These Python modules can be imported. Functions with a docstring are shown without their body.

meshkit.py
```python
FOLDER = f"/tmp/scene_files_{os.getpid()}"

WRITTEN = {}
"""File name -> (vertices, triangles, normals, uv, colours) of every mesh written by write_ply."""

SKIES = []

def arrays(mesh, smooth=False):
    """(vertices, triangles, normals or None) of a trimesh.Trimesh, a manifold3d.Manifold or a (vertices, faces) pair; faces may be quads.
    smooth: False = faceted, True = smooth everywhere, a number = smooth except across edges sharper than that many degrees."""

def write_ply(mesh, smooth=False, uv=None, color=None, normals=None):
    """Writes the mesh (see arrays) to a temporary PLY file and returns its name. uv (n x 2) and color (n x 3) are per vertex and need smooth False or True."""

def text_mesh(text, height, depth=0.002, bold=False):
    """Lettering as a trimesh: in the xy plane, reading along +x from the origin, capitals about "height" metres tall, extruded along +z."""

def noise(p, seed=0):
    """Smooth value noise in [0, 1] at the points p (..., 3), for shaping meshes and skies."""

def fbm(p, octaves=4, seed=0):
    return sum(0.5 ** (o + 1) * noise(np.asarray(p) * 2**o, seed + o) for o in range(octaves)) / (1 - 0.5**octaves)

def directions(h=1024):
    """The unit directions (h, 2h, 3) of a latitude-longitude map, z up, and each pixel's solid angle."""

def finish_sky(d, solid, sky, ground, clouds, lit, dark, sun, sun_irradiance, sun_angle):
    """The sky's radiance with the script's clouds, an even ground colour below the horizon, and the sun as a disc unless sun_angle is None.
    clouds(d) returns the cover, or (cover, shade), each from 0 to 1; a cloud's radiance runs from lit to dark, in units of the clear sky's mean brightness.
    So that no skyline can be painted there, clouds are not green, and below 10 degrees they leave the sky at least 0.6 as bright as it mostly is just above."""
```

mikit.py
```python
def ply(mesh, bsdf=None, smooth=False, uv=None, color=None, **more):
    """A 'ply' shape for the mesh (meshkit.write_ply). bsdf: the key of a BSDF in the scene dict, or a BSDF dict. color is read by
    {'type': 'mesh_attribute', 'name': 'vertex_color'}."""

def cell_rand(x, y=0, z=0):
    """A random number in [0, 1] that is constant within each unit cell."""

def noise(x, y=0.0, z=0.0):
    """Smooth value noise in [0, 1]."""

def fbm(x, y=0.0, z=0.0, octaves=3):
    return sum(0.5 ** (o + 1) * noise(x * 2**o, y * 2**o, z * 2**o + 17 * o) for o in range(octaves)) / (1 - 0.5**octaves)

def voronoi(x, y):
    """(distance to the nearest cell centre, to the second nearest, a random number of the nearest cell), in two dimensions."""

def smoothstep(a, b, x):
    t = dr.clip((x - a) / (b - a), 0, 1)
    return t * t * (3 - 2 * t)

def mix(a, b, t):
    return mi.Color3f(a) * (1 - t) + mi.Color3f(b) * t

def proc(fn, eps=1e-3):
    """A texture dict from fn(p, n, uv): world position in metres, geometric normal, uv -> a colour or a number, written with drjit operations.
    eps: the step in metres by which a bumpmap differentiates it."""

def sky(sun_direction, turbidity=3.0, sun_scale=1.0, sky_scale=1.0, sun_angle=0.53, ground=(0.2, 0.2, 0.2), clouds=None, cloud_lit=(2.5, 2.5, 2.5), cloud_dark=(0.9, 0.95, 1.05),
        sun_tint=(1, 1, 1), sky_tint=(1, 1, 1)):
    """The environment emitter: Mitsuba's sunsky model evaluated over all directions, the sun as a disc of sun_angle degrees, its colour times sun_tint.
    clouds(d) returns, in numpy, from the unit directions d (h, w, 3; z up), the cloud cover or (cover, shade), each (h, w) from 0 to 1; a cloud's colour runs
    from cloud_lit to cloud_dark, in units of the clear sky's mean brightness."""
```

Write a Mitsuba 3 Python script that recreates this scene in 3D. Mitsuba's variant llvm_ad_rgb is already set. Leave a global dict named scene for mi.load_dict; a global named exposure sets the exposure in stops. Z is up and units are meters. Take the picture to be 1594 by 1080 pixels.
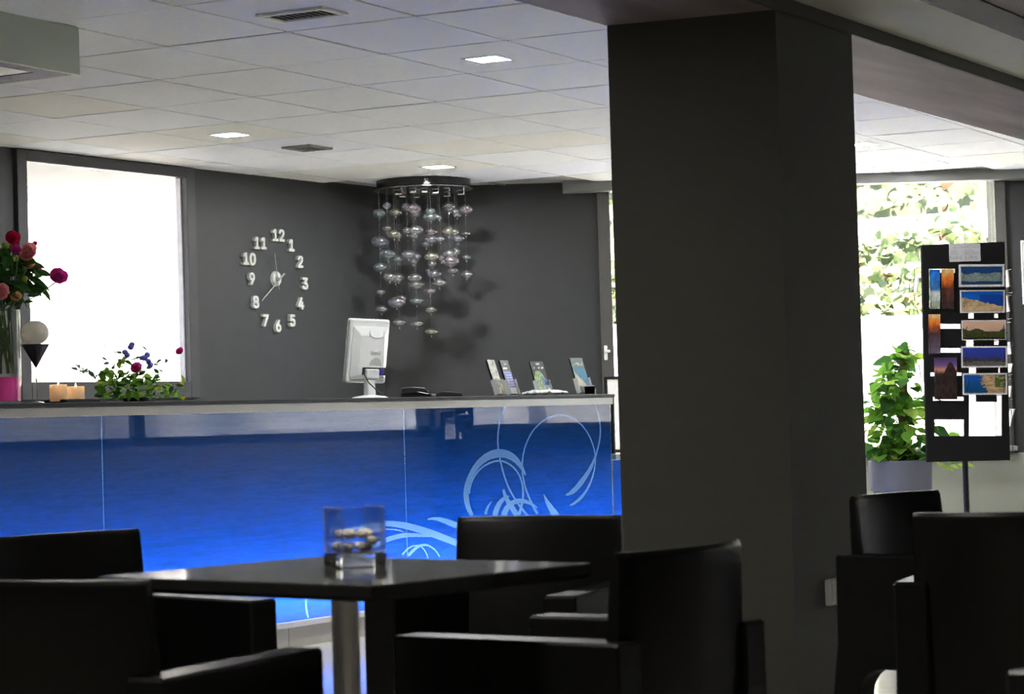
import math, random
import numpy as np, trimesh, shapely.geometry as sg, shapely.ops as so
import mitsuba as mi, mikit, meshkit
T = mi.ScalarTransform4f
rng = random.Random(7)
scene, labels = {}, {}

# ------------------------------------------------------------------ camera, sky, exposure
FPX, PITCH, ROLL, CZ = 3688.7, 0.02886, 0.02905, 1.006
D_ = np.array([0, math.cos(PITCH), math.sin(PITCH)])
u0 = np.array([0, -math.sin(PITCH), math.cos(PITCH)])
r0 = np.array([1.0, 0, 0])
U_ = u0 * math.cos(ROLL) + r0 * math.sin(ROLL)
R_ = r0 * math.cos(ROLL) - u0 * math.sin(ROLL)
EYE = np.array([0, 0, CZ])
scene['camera'] = {'type': 'thinlens', 'fov': math.degrees(2 * math.atan(797 / FPX)), 'fov_axis': 'x',
                   'aperture_radius': 0.0045, 'focus_distance': 11.5,
                   'to_world': T().look_at(origin=EYE.tolist(), target=(EYE + D_).tolist(), up=U_.tolist())}
scene['sky'] = mikit.sky((0.42, -0.45, 1.0), turbidity=3.5, sun_scale=1.45, sky_scale=1.0, ground=(0.35, 0.35, 0.33), sun_tint=(.95, 1.0, 1.07))
exposure = 4.6
LAMP, STRIP = 20.0, 3.0
NEAR_FILL = 10.5  # radiance of the unseen lamps added in the near ceiling


def ray(px, py):
    return D_ + R_ * (px - 797) / FPX - U_ * (py - 540) / FPX


def onz(px, py, z):
    d = ray(px, py)
    return EYE + d * (z - CZ) / d[2]


def ony(px, py, y):
    d = ray(px, py)
    return EYE + d * y / d[1]


class Frame:
    """A standing frame: x to the right along a wall or front, y away behind it, z up."""

    def __init__(s, origin, ang):
        s.o = np.array([origin[0], origin[1], 0.0])
        s.a = np.array([math.sin(ang), math.cos(ang), 0.0])
        s.b = np.array([-math.cos(ang), math.sin(ang), 0.0])
        m = np.eye(4)
        m[:3, 0], m[:3, 1], m[:3, 3] = s.a, s.b, s.o
        s.m = m

    def at(s, px, py, y=0.0):
        d = ray(px, py)
        t = ((s.o + s.b * y - EYE) @ s.b) / (d @ s.b)
        q = EYE + d * t - s.o
        return np.array([q @ s.a, y, q[2]])

    def w(s, x, y, z):
        return s.o + s.a * x + s.b * y + np.array([0, 0, z])

    def tw(s, x=0, y=0, z=0, rot=0):
        return T(s.m) @ T().translate([x, y, z]).rotate([0, 0, 1], rot)


# ------------------------------------------------------------------ materials
def mat(name, **d):
    scene[name] = d
    return name


def rgb(c):
    return {'type': 'rgb', 'value': [float(x) for x in c]}


def S(r, g, b):
    """sRGB 0-255 to linear."""
    return [((v / 255 + 0.055) / 1.055) ** 2.4 if v > 10 else v / 255 / 12.92 for v in (r, g, b)]


def plain(name, col, rough=0.5, two=True, **k):
    p = {'type': 'principled', 'base_color': col if isinstance(col, dict) else rgb(col), 'roughness': float(rough), **k}
    return mat(name, type='twosided', bsdf=p) if two else mat(name, **p)


def thin(name, col, dt=1.0, rough=0.5):
    return mat(name, type='principledthin', base_color=rgb(col), roughness=float(rough), diff_trans=float(dt), spec_trans=0.0)


plain('mat_wall', mikit.proc(lambda p, n, uv: mikit.mix((0.029, 0.031, 0.032), (0.035, 0.037, 0.038), mikit.fbm(p.x * 1.3, p.y * 1.3, p.z * 0.6))), 0.55)
plain('mat_dark_paint', mikit.proc(lambda p, n, uv: mikit.mix((0.055, 0.056, 0.047), (0.066, 0.067, 0.057), mikit.fbm(p.x * 1.5, p.y * 1.5, p.z))), 0.6)
plain('mat_soffit', mikit.proc(lambda p, n, uv: mikit.mix((0.12, 0.095, 0.090), (0.27, 0.225, 0.21), mikit.fbm((p.x * .5 + p.y * .866) * 1.1, (p.x * .866 - p.y * .5) * 7, 0, 4))), 0.6)
plain('mat_soffit_pale', mikit.proc(lambda p, n, uv: mikit.mix((0.54, 0.55, 0.47), (0.64, 0.65, 0.56), mikit.fbm((p.x * .5 + p.y * .866) * 1.1, (p.x * .866 - p.y * .5) * 7, 0, 3))), 0.7)
plain('mat_ceiling_tile', mikit.proc(lambda p, n, uv: mikit.mix((0.69, 0.72, 0.75), (0.76, 0.79, 0.82), mikit.fbm(p.x * 60, p.y * 60, 0))), 0.85)
plain('mat_ceiling_tile_warm', (0.70, 0.71, 0.68), 0.85)
plain('mat_ceiling_tile_cool', (0.70, 0.73, 0.80), 0.85)
plain('mat_grid', (0.30, 0.30, 0.29), 0.7)
plain('mat_grid_bar', (0.22, 0.22, 0.22), 0.5)
plain('mat_floor_tile', mikit.proc(lambda p, n, uv: mikit.mix((0.50, 0.47, 0.40), (0.60, 0.57, 0.50), mikit.fbm(p.x * 3, p.y * 3, 0))), 0.12, specular=0.5)
plain('mat_grout', (0.33, 0.31, 0.28), 0.8)
plain('mat_white_wall', (0.88, 0.88, 0.87), 0.8)
plain('mat_paving', mikit.proc(lambda p, n, uv: mikit.mix((0.54, 0.55, 0.56), (0.62, 0.63, 0.64), mikit.fbm(p.x * 2, p.y * 2, 0))), 0.9)
plain('mat_frame', (0.075, 0.073, 0.068), 0.4)
plain('mat_frame_edge', (0.50, 0.50, 0.55), 0.4)
plain('mat_pelmet', (0.20, 0.205, 0.195), 0.5)
plain('mat_fixture', (0.50, 0.55, 0.46), 0.6)
plain('mat_fixture_dark', (0.16, 0.16, 0.24), 0.6)
plain('mat_side_wall', (0.60, 0.61, 0.61), 0.7)
plain('mat_dimming_wall', (0.18, 0.19, 0.20), 0.85)
plain('mat_dimming_ground', (0.26, 0.27, 0.26), 0.85)
plain('mat_lower_wall', (0.30, 0.31, 0.26), 0.6)
plain('mat_white', (0.78, 0.78, 0.77), 0.45)
plain('mat_white_gloss', (0.74, 0.76, 0.74), 0.25, clearcoat=0.6, clearcoat_gloss=0.9)
plain('mat_monitor_grey', (0.45, 0.47, 0.46), 0.4)
plain('mat_black_plastic', (0.0045, 0.0045, 0.0045), 0.34, specular=0.3)
plain('mat_black', (0.012, 0.012, 0.013), 0.4)
plain('mat_black_gloss', (0.008, 0.008, 0.009), 0.12)
plain('mat_slab', (0.022, 0.022, 0.024), 0.35)
plain('mat_table', mikit.proc(lambda p, n, uv: mikit.mix((0.014, 0.014, 0.014), (0.024, 0.024, 0.023), mikit.fbm(p.x * 30, p.y * 30, 0))), 0.07, specular=0.6)
plain('mat_steel', (0.62, 0.60, 0.55), 0.32, metallic=1.0)
plain('mat_pole', (0.86, 0.85, 0.87), 0.30, metallic=0.35)
plain('mat_chrome', (0.82, 0.82, 0.82), 0.06, metallic=1.0)
plain('mat_wire', (0.25, 0.25, 0.24), 0.5, metallic=1.0)
plain('mat_blue_purple', (0.05, 0.04, 0.35), 0.4)
plain('mat_plinth_tile', mikit.proc(lambda p, n, uv: mikit.mix((0.46, 0.44, 0.37), (0.54, 0.52, 0.45), mikit.fbm(p.x * 8, p.y * 8, p.z * 8))), 0.3)
plain('mat_box_inside', (0.05, 0.05, 0.06), 0.8)
plain('mat_clock', (0.52, 0.54, 0.50), 0.4)
plain('mat_hand', (0.26, 0.26, 0.25), 0.5)
plain('mat_print', {'type': 'mesh_attribute', 'name': 'vertex_color'}, 0.4)
plain('mat_cone', (0.02, 0.022, 0.03), 0.25)
plain('mat_stone_white', mikit.proc(lambda p, n, uv: mikit.mix((0.60, 0.62, 0.60), (0.78, 0.80, 0.77), mikit.fbm(p.x * 40, p.y * 40, p.z * 40))), 0.7)
plain('mat_pebble', mikit.proc(lambda p, n, uv: mikit.mix((0.62, 0.58, 0.48), (0.84, 0.80, 0.70), mikit.fbm(p.x * 60, p.y * 60, p.z * 60))), 0.6)
plain('mat_pot', (0.15, 0.155, 0.20), 0.5)
plain('mat_soil', (0.05, 0.035, 0.025), 0.9)
plain('mat_moss', mikit.proc(lambda p, n, uv: mikit.mix((0.09, 0.05, 0.03), (0.22, 0.13, 0.08), mikit.fbm(p.x * 60, p.y * 60, p.z * 25))), 0.9)
plain('mat_stem', (0.10, 0.16, 0.05), 0.6)
plain('mat_ivy_back', mikit.proc(lambda p, n, uv: mikit.mix((0.05, 0.06, 0.025), (0.14, 0.15, 0.08), mikit.fbm(p.x * 6, p.y * 6, p.z * 6))), 0.9)
thin('mat_leaf', (0.16, 0.36, 0.05), 1.1)
thin('mat_leaf_light', (0.36, 0.52, 0.10), 1.2)
thin('mat_leaf_dark', (0.045, 0.12, 0.03), 0.6)
thin('mat_leaf_grey', (0.10, 0.17, 0.13), 0.6)
thin('mat_ivy_leaf', (0.22, 0.28, 0.13), 0.7)
thin('mat_ivy_leaf_pale', (0.42, 0.46, 0.32), 0.7)
thin('mat_ivy_leaf_red', (0.30, 0.16, 0.10), 0.7)
thin('mat_candle', (0.93, 0.90, 0.82), 1.0)
thin('mat_pillar_candle', (0.90, 0.80, 0.66), 1.0)
thin('mat_pink_fill', (0.80, 0.10, 0.42), 1.2)
thin('mat_petal_red', (0.52, 0.015, 0.08), 0.8)
thin('mat_petal_magenta', (0.66, 0.06, 0.34), 0.9)
thin('mat_petal_pink', (0.80, 0.34, 0.36), 0.8)
thin('mat_petal_peach', (0.82, 0.52, 0.26), 0.8)
thin('mat_petal_violet', (0.36, 0.36, 0.80), 1.0)
thin('mat_petal_yellow', (0.85, 0.60, 0.08), 0.8)
thin('mat_petal_green', (0.45, 0.55, 0.15), 0.8)
thin('mat_poster', (0.85, 0.86, 0.84), 1.2)
plain('mat_frame_dark', (0.045, 0.045, 0.05), 0.5)
scene['mat_swirl'] = {'type': 'principledthin', 'base_color': rgb((0.33, 0.58, 0.97)), 'roughness': 0.5, 'diff_trans': 1.7, 'spec_trans': 0.0}


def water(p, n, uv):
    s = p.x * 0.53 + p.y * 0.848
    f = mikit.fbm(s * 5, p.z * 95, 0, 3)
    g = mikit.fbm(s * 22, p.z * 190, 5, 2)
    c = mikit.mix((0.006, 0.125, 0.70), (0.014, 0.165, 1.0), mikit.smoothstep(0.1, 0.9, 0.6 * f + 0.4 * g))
    return c * mikit.mix((1.0, 1.0, 1.0), (1.6, 0.62, 0.34), mikit.smoothstep(0.40, 1.0, p.z + 0.08 * (f - .5)))  # upward dimming put into the colour, on top of the backlight falloff


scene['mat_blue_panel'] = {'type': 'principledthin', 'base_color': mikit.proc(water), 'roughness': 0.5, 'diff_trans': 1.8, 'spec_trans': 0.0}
mat('mat_pane', type='thindielectric', int_ior=1.5)
mat('mat_glass', type='dielectric', int_ior=1.5)
mat('mat_acrylic', type='thindielectric', int_ior=1.55)
for i, c in enumerate([(1, 1, 1), (1, .88, .96), (.88, .86, 1), (1, .98, .84), (.86, .97, 1)]):
    mat('mat_bubble_%d' % i, type='blendbsdf', weight=.17, a={'type': 'thindielectric', 'int_ior': 1.6, 'specular_reflectance': rgb(c)},
        b={'type': 'twosided', 'bsdf': {'type': 'roughconductor', 'alpha': .09, 'material': 'none', 'specular_reflectance': rgb(c)}})
mat('mat_lamp_off', type='diffuse', reflectance=rgb((.8, .8, .8)))


# ------------------------------------------------------------------ helpers
def num(key):
    if key not in scene and key not in labels:
        return key
    i = 1
    while '%s_%03d' % (key, i) in scene or '%s_%03d' % (key, i) in labels:
        i += 1
    return '%s_%03d' % (key, i)


def lab(key, label=None, cat=None, group=None, kind=None):
    d = labels.setdefault(key, {})
    for k, v in (('label', label), ('category', cat), ('group', group), ('kind', kind)):
        if v:
            d[k] = v
    return key


def thing(name, label, cat, group=None, kind=None):
    key = num(name)
    return lab(key, label, cat, group, kind)


def put(key, mesh, m, tw=None, smooth=False, label=None, **k):
    """One entry; mesh may be a mesh or an already made ply dict."""
    if key in scene:
        i = 1
        while '%s_%03d' % (key, i) in scene:
            i += 1
        key = '%s_%03d' % (key, i)
    d = dict(mesh) if isinstance(mesh, dict) else mikit.ply(mesh, m, smooth, **k)
    if isinstance(mesh, dict) and m:
        d['bsdf'] = {'type': 'ref', 'id': m}
    if tw is not None:
        d['to_world'] = tw
    scene[key] = d
    if label:
        lab(key, label)
    return key


def hull(pts):
    return trimesh.Trimesh(np.asarray(pts, float)).convex_hull if False else trimesh.convex.convex_hull(np.asarray(pts, float))


def box(x0, x1, y0, y1, z0, z1, c=0.0):
    lo, hi = np.array([x0, y0, z0], float), np.array([x1, y1, z1], float)
    if c <= 0:
        return trimesh.creation.box(extents=hi - lo, transform=trimesh.transformations.translation_matrix((lo + hi) / 2))
    pts = []
    for sx in (0, 1):
        for sy in (0, 1):
            for sz in (0, 1):
                p = np.where([sx, sy, sz], hi, lo)
                d = np.where([sx, sy, sz], -1, 1) * c
                for ax in range(3):
                    q = p + d
                    q[ax] = p[ax]
                    pts.append(q)
    return hull(pts)


def rhull(pts, r, sub=2):
    """Hull of small spheres at the points: a rounded solid."""
    s = trimesh.creation.icosphere(subdivisions=sub, radius=1.0).vertices
    pts = np.asarray(pts, float)
    rr = np.broadcast_to(r, len(pts))
    return hull(np.concatenate([p + s * q for p, q in zip(pts, rr)]))


def rbox(x0, x1, y0, y1, z0, z1, r, sub=2):
    return rhull([(x, y, z) for x in (x0 + r, x1 - r) for y in (y0 + r, y1 - r) for z in (z0 + r, z1 - r)], r, sub)


def tube(pts, r, n=6, cap=True):
    pts = np.asarray(pts, float)
    r = np.broadcast_to(r, len(pts))
    t = np.gradient(pts, axis=0)
    t /= np.linalg.norm(t, axis=1, keepdims=True) + 1e-12
    ref = np.array([0, 0, 1.0]) if abs(t[:, 2]).max() < 0.9 else (np.array([1.0, 0, 0]) if abs(t[:, 0]).max() < 0.9 else np.array([0.2, 1, 0.1]))
    x = np.cross(t, ref)
    x /= np.linalg.norm(x, axis=1, keepdims=True)
    y = np.cross(t, x)
    a = np.arange(n) * 2 * np.pi / n
    v = (pts[:, None] + r[:, None, None] * (np.cos(a)[None, :, None] * x[:, None] + np.sin(a)[None, :, None] * y[:, None])).reshape(-1, 3)
    f = []
    m = len(pts)
    for i in range(m - 1):
        for j in range(n):
            k = (j + 1) % n
            f += [(i * n + j, i * n + k, (i + 1) * n + k), (i * n + j, (i + 1) * n + k, (i + 1) * n + j)]
    if cap:
        v = np.vstack([v, pts[0], pts[-1]])
        for j in range(n):
            k = (j + 1) % n
            f += [(m * n, k, j), (m * n + 1, (m - 1) * n + j, (m - 1) * n + k)]
    return trimesh.Trimesh(v, f, process=False)


def lathe(prof, n=32, c=(0, 0, 0)):
    m = trimesh.creation.revolve(np.asarray(prof, float), sections=n)
    m.apply_translation(c)
    return m


def prism(poly, d, tw=None):
    """Shapely polygon(s) in xz extruded along +y by d (front face at y=0)."""
    geoms = getattr(poly, 'geoms', [poly])
    ms = [trimesh.creation.extrude_polygon(g, d, engine='earcut') for g in geoms if g.area > 1e-9]
    m = trimesh.util.concatenate(ms)
    v = m.vertices.copy()
    m.vertices = np.c_[v[:, 0], d - v[:, 2], v[:, 1]]
    return m


def bevel_prism(pts, d, c):
    """Closed outline (x, z) extruded along y from 0 to d with chamfered rims."""
    p = np.asarray(pts, float)
    area = np.sum(p[:, 0] * np.roll(p[:, 1], -1) - np.roll(p[:, 0], -1) * p[:, 1])
    if area < 0:
        p = p[::-1]
    e = np.roll(p, -1, 0) - p
    nrm = np.c_[e[:, 1], -e[:, 0]] / (np.linalg.norm(e, axis=1, keepdims=True) + 1e-12)
    pn = np.roll(nrm, 1, 0)
    b = pn + nrm
    b /= np.maximum((b * nrm).sum(1, keepdims=True), 0.4)
    ins = p - b * c
    n = len(p)
    rings = [(ins, 0), (p, c), (p, d - c), (ins, d)]
    v = np.concatenate([np.c_[q[:, 0], np.full(n, y), q[:, 1]] for q, y in rings])
    f = []
    for k in range(3):
        for i in range(n):
            j = (i + 1) % n
            f += [(k * n + i, k * n + j, (k + 1) * n + j), (k * n + i, (k + 1) * n + j, (k + 1) * n + i)]
    cv, cf = trimesh.creation.triangulate_polygon(sg.Polygon(ins), engine='earcut')
    look = {tuple(np.round(q, 7)): i for i, q in enumerate(ins)}
    for t in cf:
        a = [look[tuple(np.round(cv[i], 7))] for i in t]
        q = ins[a]
        s = np.cross(q[1] - q[0], q[2] - q[0])
        if s < 0:
            a = a[::-1]
        f.append((a[0], a[1], a[2]))
        f.append((3 * n + a[0], 3 * n + a[2], 3 * n + a[1]))
    return trimesh.Trimesh(v, f, process=False)


def cat(ms):
    return trimesh.util.concatenate(ms)


def prof_frame(x0, x1, z0, z1, w, y0, y1, c=0.003):
    """Four bars of a rectangular frame, outside x0..x1, z0..z1, bar width w."""
    w = w if isinstance(w, (tuple, list)) else (w,) * 4
    l, r, b, t = w
    return cat([box(x0, x0 + l, y0, y1, z0, z1, c), box(x1 - r, x1, y0, y1, z0, z1, c),
                box(x0 + l, x1 - r, y0, y1, z0, z0 + b, c), box(x0 + l, x1 - r, y0, y1, z1 - t, z1, c)])


def print_sheet(w, h, fn, nx=18, nz=26, back=True):
    """A thin printed sheet standing in xz, centre at origin, facing -y; fn(u, v) -> linear colours (u right, v up, 0..1)."""
    u, v = np.meshgrid(np.linspace(0, 1, nx), np.linspace(0, 1, nz))
    vert = np.c_[(u.ravel() - .5) * w, np.zeros(u.size), (v.ravel() - .5) * h]
    f = []
    for j in range(nz - 1):
        for i in range(nx - 1):
            a = j * nx + i
            f += [(a, a + 1, a + nx + 1), (a, a + nx + 1, a + nx)]
    col = np.clip(fn(u.ravel(), v.ravel()), 0, 1)
    # back side
    n0 = len(vert)
    bx, bz = w / 2, h / 2
    bv = np.array([(-bx, .0008, -bz), (bx, .0008, -bz), (bx, .0008, bz), (-bx, .0008, bz)])
    vert = np.vstack([vert, bv])
    f += [(n0, n0 + 2, n0 + 1), (n0, n0 + 3, n0 + 2)]
    col = np.vstack([col, np.full((4, 3), .55)])
    return (vert, np.array(f)), col


def nz3(u, v, s, seed):
    return np.clip((meshkit.fbm(np.c_[u * s, v * s, np.full(len(u), 3.3)], 4, seed) - .5) * 2.0 + .5, 0, 1)


ZC = 2.58                      # ceiling height
YAW = 0.49134                  # direction of the ceiling grid

# ------------------------------------------------------------------ the setting
WL = Frame((-2.809, 13.117), math.atan2(1.891, 2.994))
YB = 16.22
CORNER = WL.at(585, 294)[0]
# window 1 in wall_left
a = WL.at(35, 250); b = WL.at(279, 278); c_ = WL.at(45, 597); d_ = WL.at(290, 592)
W1 = dict(x0=(a[0] + c_[0]) / 2, x1=(b[0] + d_[0]) / 2, z0=(c_[2] + d_[2]) / 2, z1=(a[2] + b[2]) / 2)
W1o = dict(x0=WL.at(24, 400)[0], x1=WL.at(301, 400)[0])
W1['x0'] = WL.at(40, 420)[0]; W1['x1'] = WL.at(288, 420)[0]


def wall_with_hole(x0, x1, z0, z1, hx0, hx1, hz0, hz1, t):
    return cat([box(x0, hx0, 0, t, z0, z1), box(hx1, x1, 0, t, z0, z1), box(hx0, hx1, 0, t, z0, hz0), box(hx0, hx1, 0, t, hz1, z1)])


WLX0 = -5.0
put('wall_left', wall_with_hole(WLX0, CORNER + 0.05, -.05, ZC + .2, W1['x0'] - .02, W1['x1'] + .02, W1['z0'] - .02, W1['z1'] + .02, .05), 'mat_wall', WL.tw())
lab('wall_left', kind='structure')
lab('window_1', 'large bright fixed window with dark grey frame behind the flowers', None, None, 'structure')
ow = (W1['x0'] - W1o['x0'], W1o['x1'] - W1['x1'], W1['z0'] - (W1['z0'] - .10), ZC - W1['z1'])
put('window_1__frame', prof_frame(W1o['x0'], W1o['x1'], W1['z0'] - .10, ZC - .004, (ow[0], ow[1], .10, ow[3] - .004), -.03, .055), 'mat_frame_dark', WL.tw())
put('window_1__reveal_strip', box(W1['x1'] - .012, W1['x1'] - .0005, .012, .05, W1['z0'], W1['z1']), 'mat_frame_edge', WL.tw(), label='pale reveal strip of the window')
put('window_1__pane', box(W1['x0'], W1['x1'], .11, .1101, W1['z0'], W1['z1']), 'mat_pane', WL.tw())
del scene['window_1__pane']
put('window_1__pane', (np.array([(W1['x0'], .045, W1['z0']), (W1['x1'], .045, W1['z0']), (W1['x1'], .045, W1['z1']), (W1['x0'], .045, W1['z1'])]), np.array([[0, 1, 2], [0, 2, 3]])), 'mat_pane', WL.tw())

# wall_back with window 2 (seen) and window 3 (further right)
WB = Frame((0, YB), math.pi / 2)
wx0, wx1 = ony(952, 450, YB)[0], ony(1549, 400, YB)[0]
wz0 = ony(1345, 700, YB)[2]
wz1 = ony(1450, 281, YB)[2] + .04
corner_x = WL.w(CORNER, 0, 0)[0]
put('wall_back', cat([box(corner_x - .3, wx0, 0, .22, -.05, ZC + .2), box(wx0, wx1, 0, .22, -.05, wz0), box(wx0, wx1, 0, .22, wz1, ZC + .2),
                      box(wx1, 4.4, 0, .22, -.05, ZC + .2), box(4.4, 9.9, 0, .22, -.05, .93), box(4.4, 9.9, 0, .22, wz1, ZC + .2), box(9.9, 10.2, 0, .22, -.05, ZC + .2)]), 'mat_wall', WB.tw())
lab('wall_back', kind='structure')


def window(key, x0, x1, label, wz0=wz0):
    lab(key, label, None, None, 'structure')
    put(key + '__frame', prof_frame(x0 - .085, x1 + .075, wz0 - .05, wz1 + .06, (.085, .075, .05, .06), -.05, .12), 'mat_frame', WB.tw())
    put(key + '__sill', box(x0 - .09, x1 + .09, -.10, .02, wz0 - .035, wz0, .004), 'mat_pelmet', WB.tw())
    put(key + '__pane', (np.array([(x0, .06, wz0), (x1, .06, wz0), (x1, .06, wz1), (x0, .06, wz1)]), np.array([[0, 1, 2], [0, 2, 3]])), 'mat_pane', WB.tw())


window('window_2', wx0, wx1, 'wide window onto the ivy bank behind the pillar')
lab('window_4', 'unseen low window in the right wall, shaped for the pale band in the counter glass', None, None, 'structure')  # unseen low ribbon, shaped to give the counter glass its pale band
put('window_4__frame', cat([box(9.95, 10.12, y - .05, y + .05, .83, 1.27) for y in (10.6, 13.25, 16.12)] + [box(9.95, 10.12, 10.6, 16.12, .83, .90), box(9.95, 10.12, 10.6, 16.12, 1.20, 1.27)]), 'mat_frame')
put('window_4__pane', (np.array([(10.06, 10.6, .88), (10.06, 16.12, .88), (10.06, 16.12, 1.22), (10.06, 10.6, 1.22)]), np.array([[0, 2, 1], [0, 3, 2]])), 'mat_pane')
window('window_3', 4.4, 9.9, 'window right of the postcard stand', .93)
h = ony(943, 549, YB - .06)
put('window_2__latch', cat([box(-.012, .012, -.02, 0, -.05, .05, .004), rbox(-.008, .03, -.045, -.02, .0, .02, .007)]), 'mat_white', T().translate([h[0], YB - .05, h[2]]), label='white latch on the window frame')
px_ = ony(876, 292, YB - .15)
zt = ony(1450, 268, YB - .15)[2]
put('trim_1', cat([box(px_[0], 10.1, YB - .15, YB, ony(1450, 282, YB - .15)[2], zt + .1, .005)]), 'mat_pelmet')
lab('trim_1', 'grey pelmet box running above the back windows', None, None, 'structure')
put('wall_right', cat([box(10.0, 10.2, -3, 10.6, -.05, ZC + .2), box(10.0, 10.2, 10.6, 16.12, -.05, .88), box(10.0, 10.2, 10.6, 16.12, 1.22, ZC + .2), box(10.0, 10.2, 16.12, YB + .2, -.05, ZC + .2)]), 'mat_side_wall'); lab('wall_right', kind='structure')
pl = WL.w(WLX0, 0, 0)
put('wall_side', box(pl[0] - .2, pl[0], -3, pl[1] + .2, -.05, ZC + .2), 'mat_dark_paint'); lab('wall_side', kind='structure')
put('wall_front', box(pl[0] - .2, 10.2, -3.2, -3, -.05, ZC + .2), 'mat_dark_paint'); lab('wall_front', kind='structure')

put('trim_4', box(corner_x + .2, 10, YB - .02, YB, 0, wz0 - .05, .004), 'mat_lower_wall'); lab('trim_4', 'lower wall under the back windows, paler than the wall above', None, None, 'structure')  # thin slab, paler than the wall above it
# floor: slab with tiles laid on it, joints recessed
TS = .65
fx0, fy0, nfx, nfy = -4.225, 2.6, 13, 20
put('floor', cat([box(-6.6, 10.2, -3.2, YB + .2, -.10, -.006), box(-6.6, fx0, -3.2, YB, -.006, 0), box(fx0 + nfx * TS, 10.2, -3.2, YB, -.006, 0),
                  box(fx0, fx0 + nfx * TS, -3.2, fy0, -.006, 0), box(fx0, fx0 + nfx * TS, fy0 + nfy * TS, YB, -.006, 0)]), 'mat_grout')
lab('floor', kind='structure')
ft = mikit.ply(box(.002, TS - .002, .002, TS - .002, -.008, 0, .0015), 'mat_floor_tile')
for i in range(nfx):
    for j in range(nfy):
        X, Y = fx0 + i * TS, fy0 + j * TS
        q = WL.o + WL.a * 0
        if (np.array([X + TS, Y, 0]) - WL.o) @ WL.b > .4:
            continue
        put('floor__tile', ft, None, T().translate([X, Y, 0]))

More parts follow.
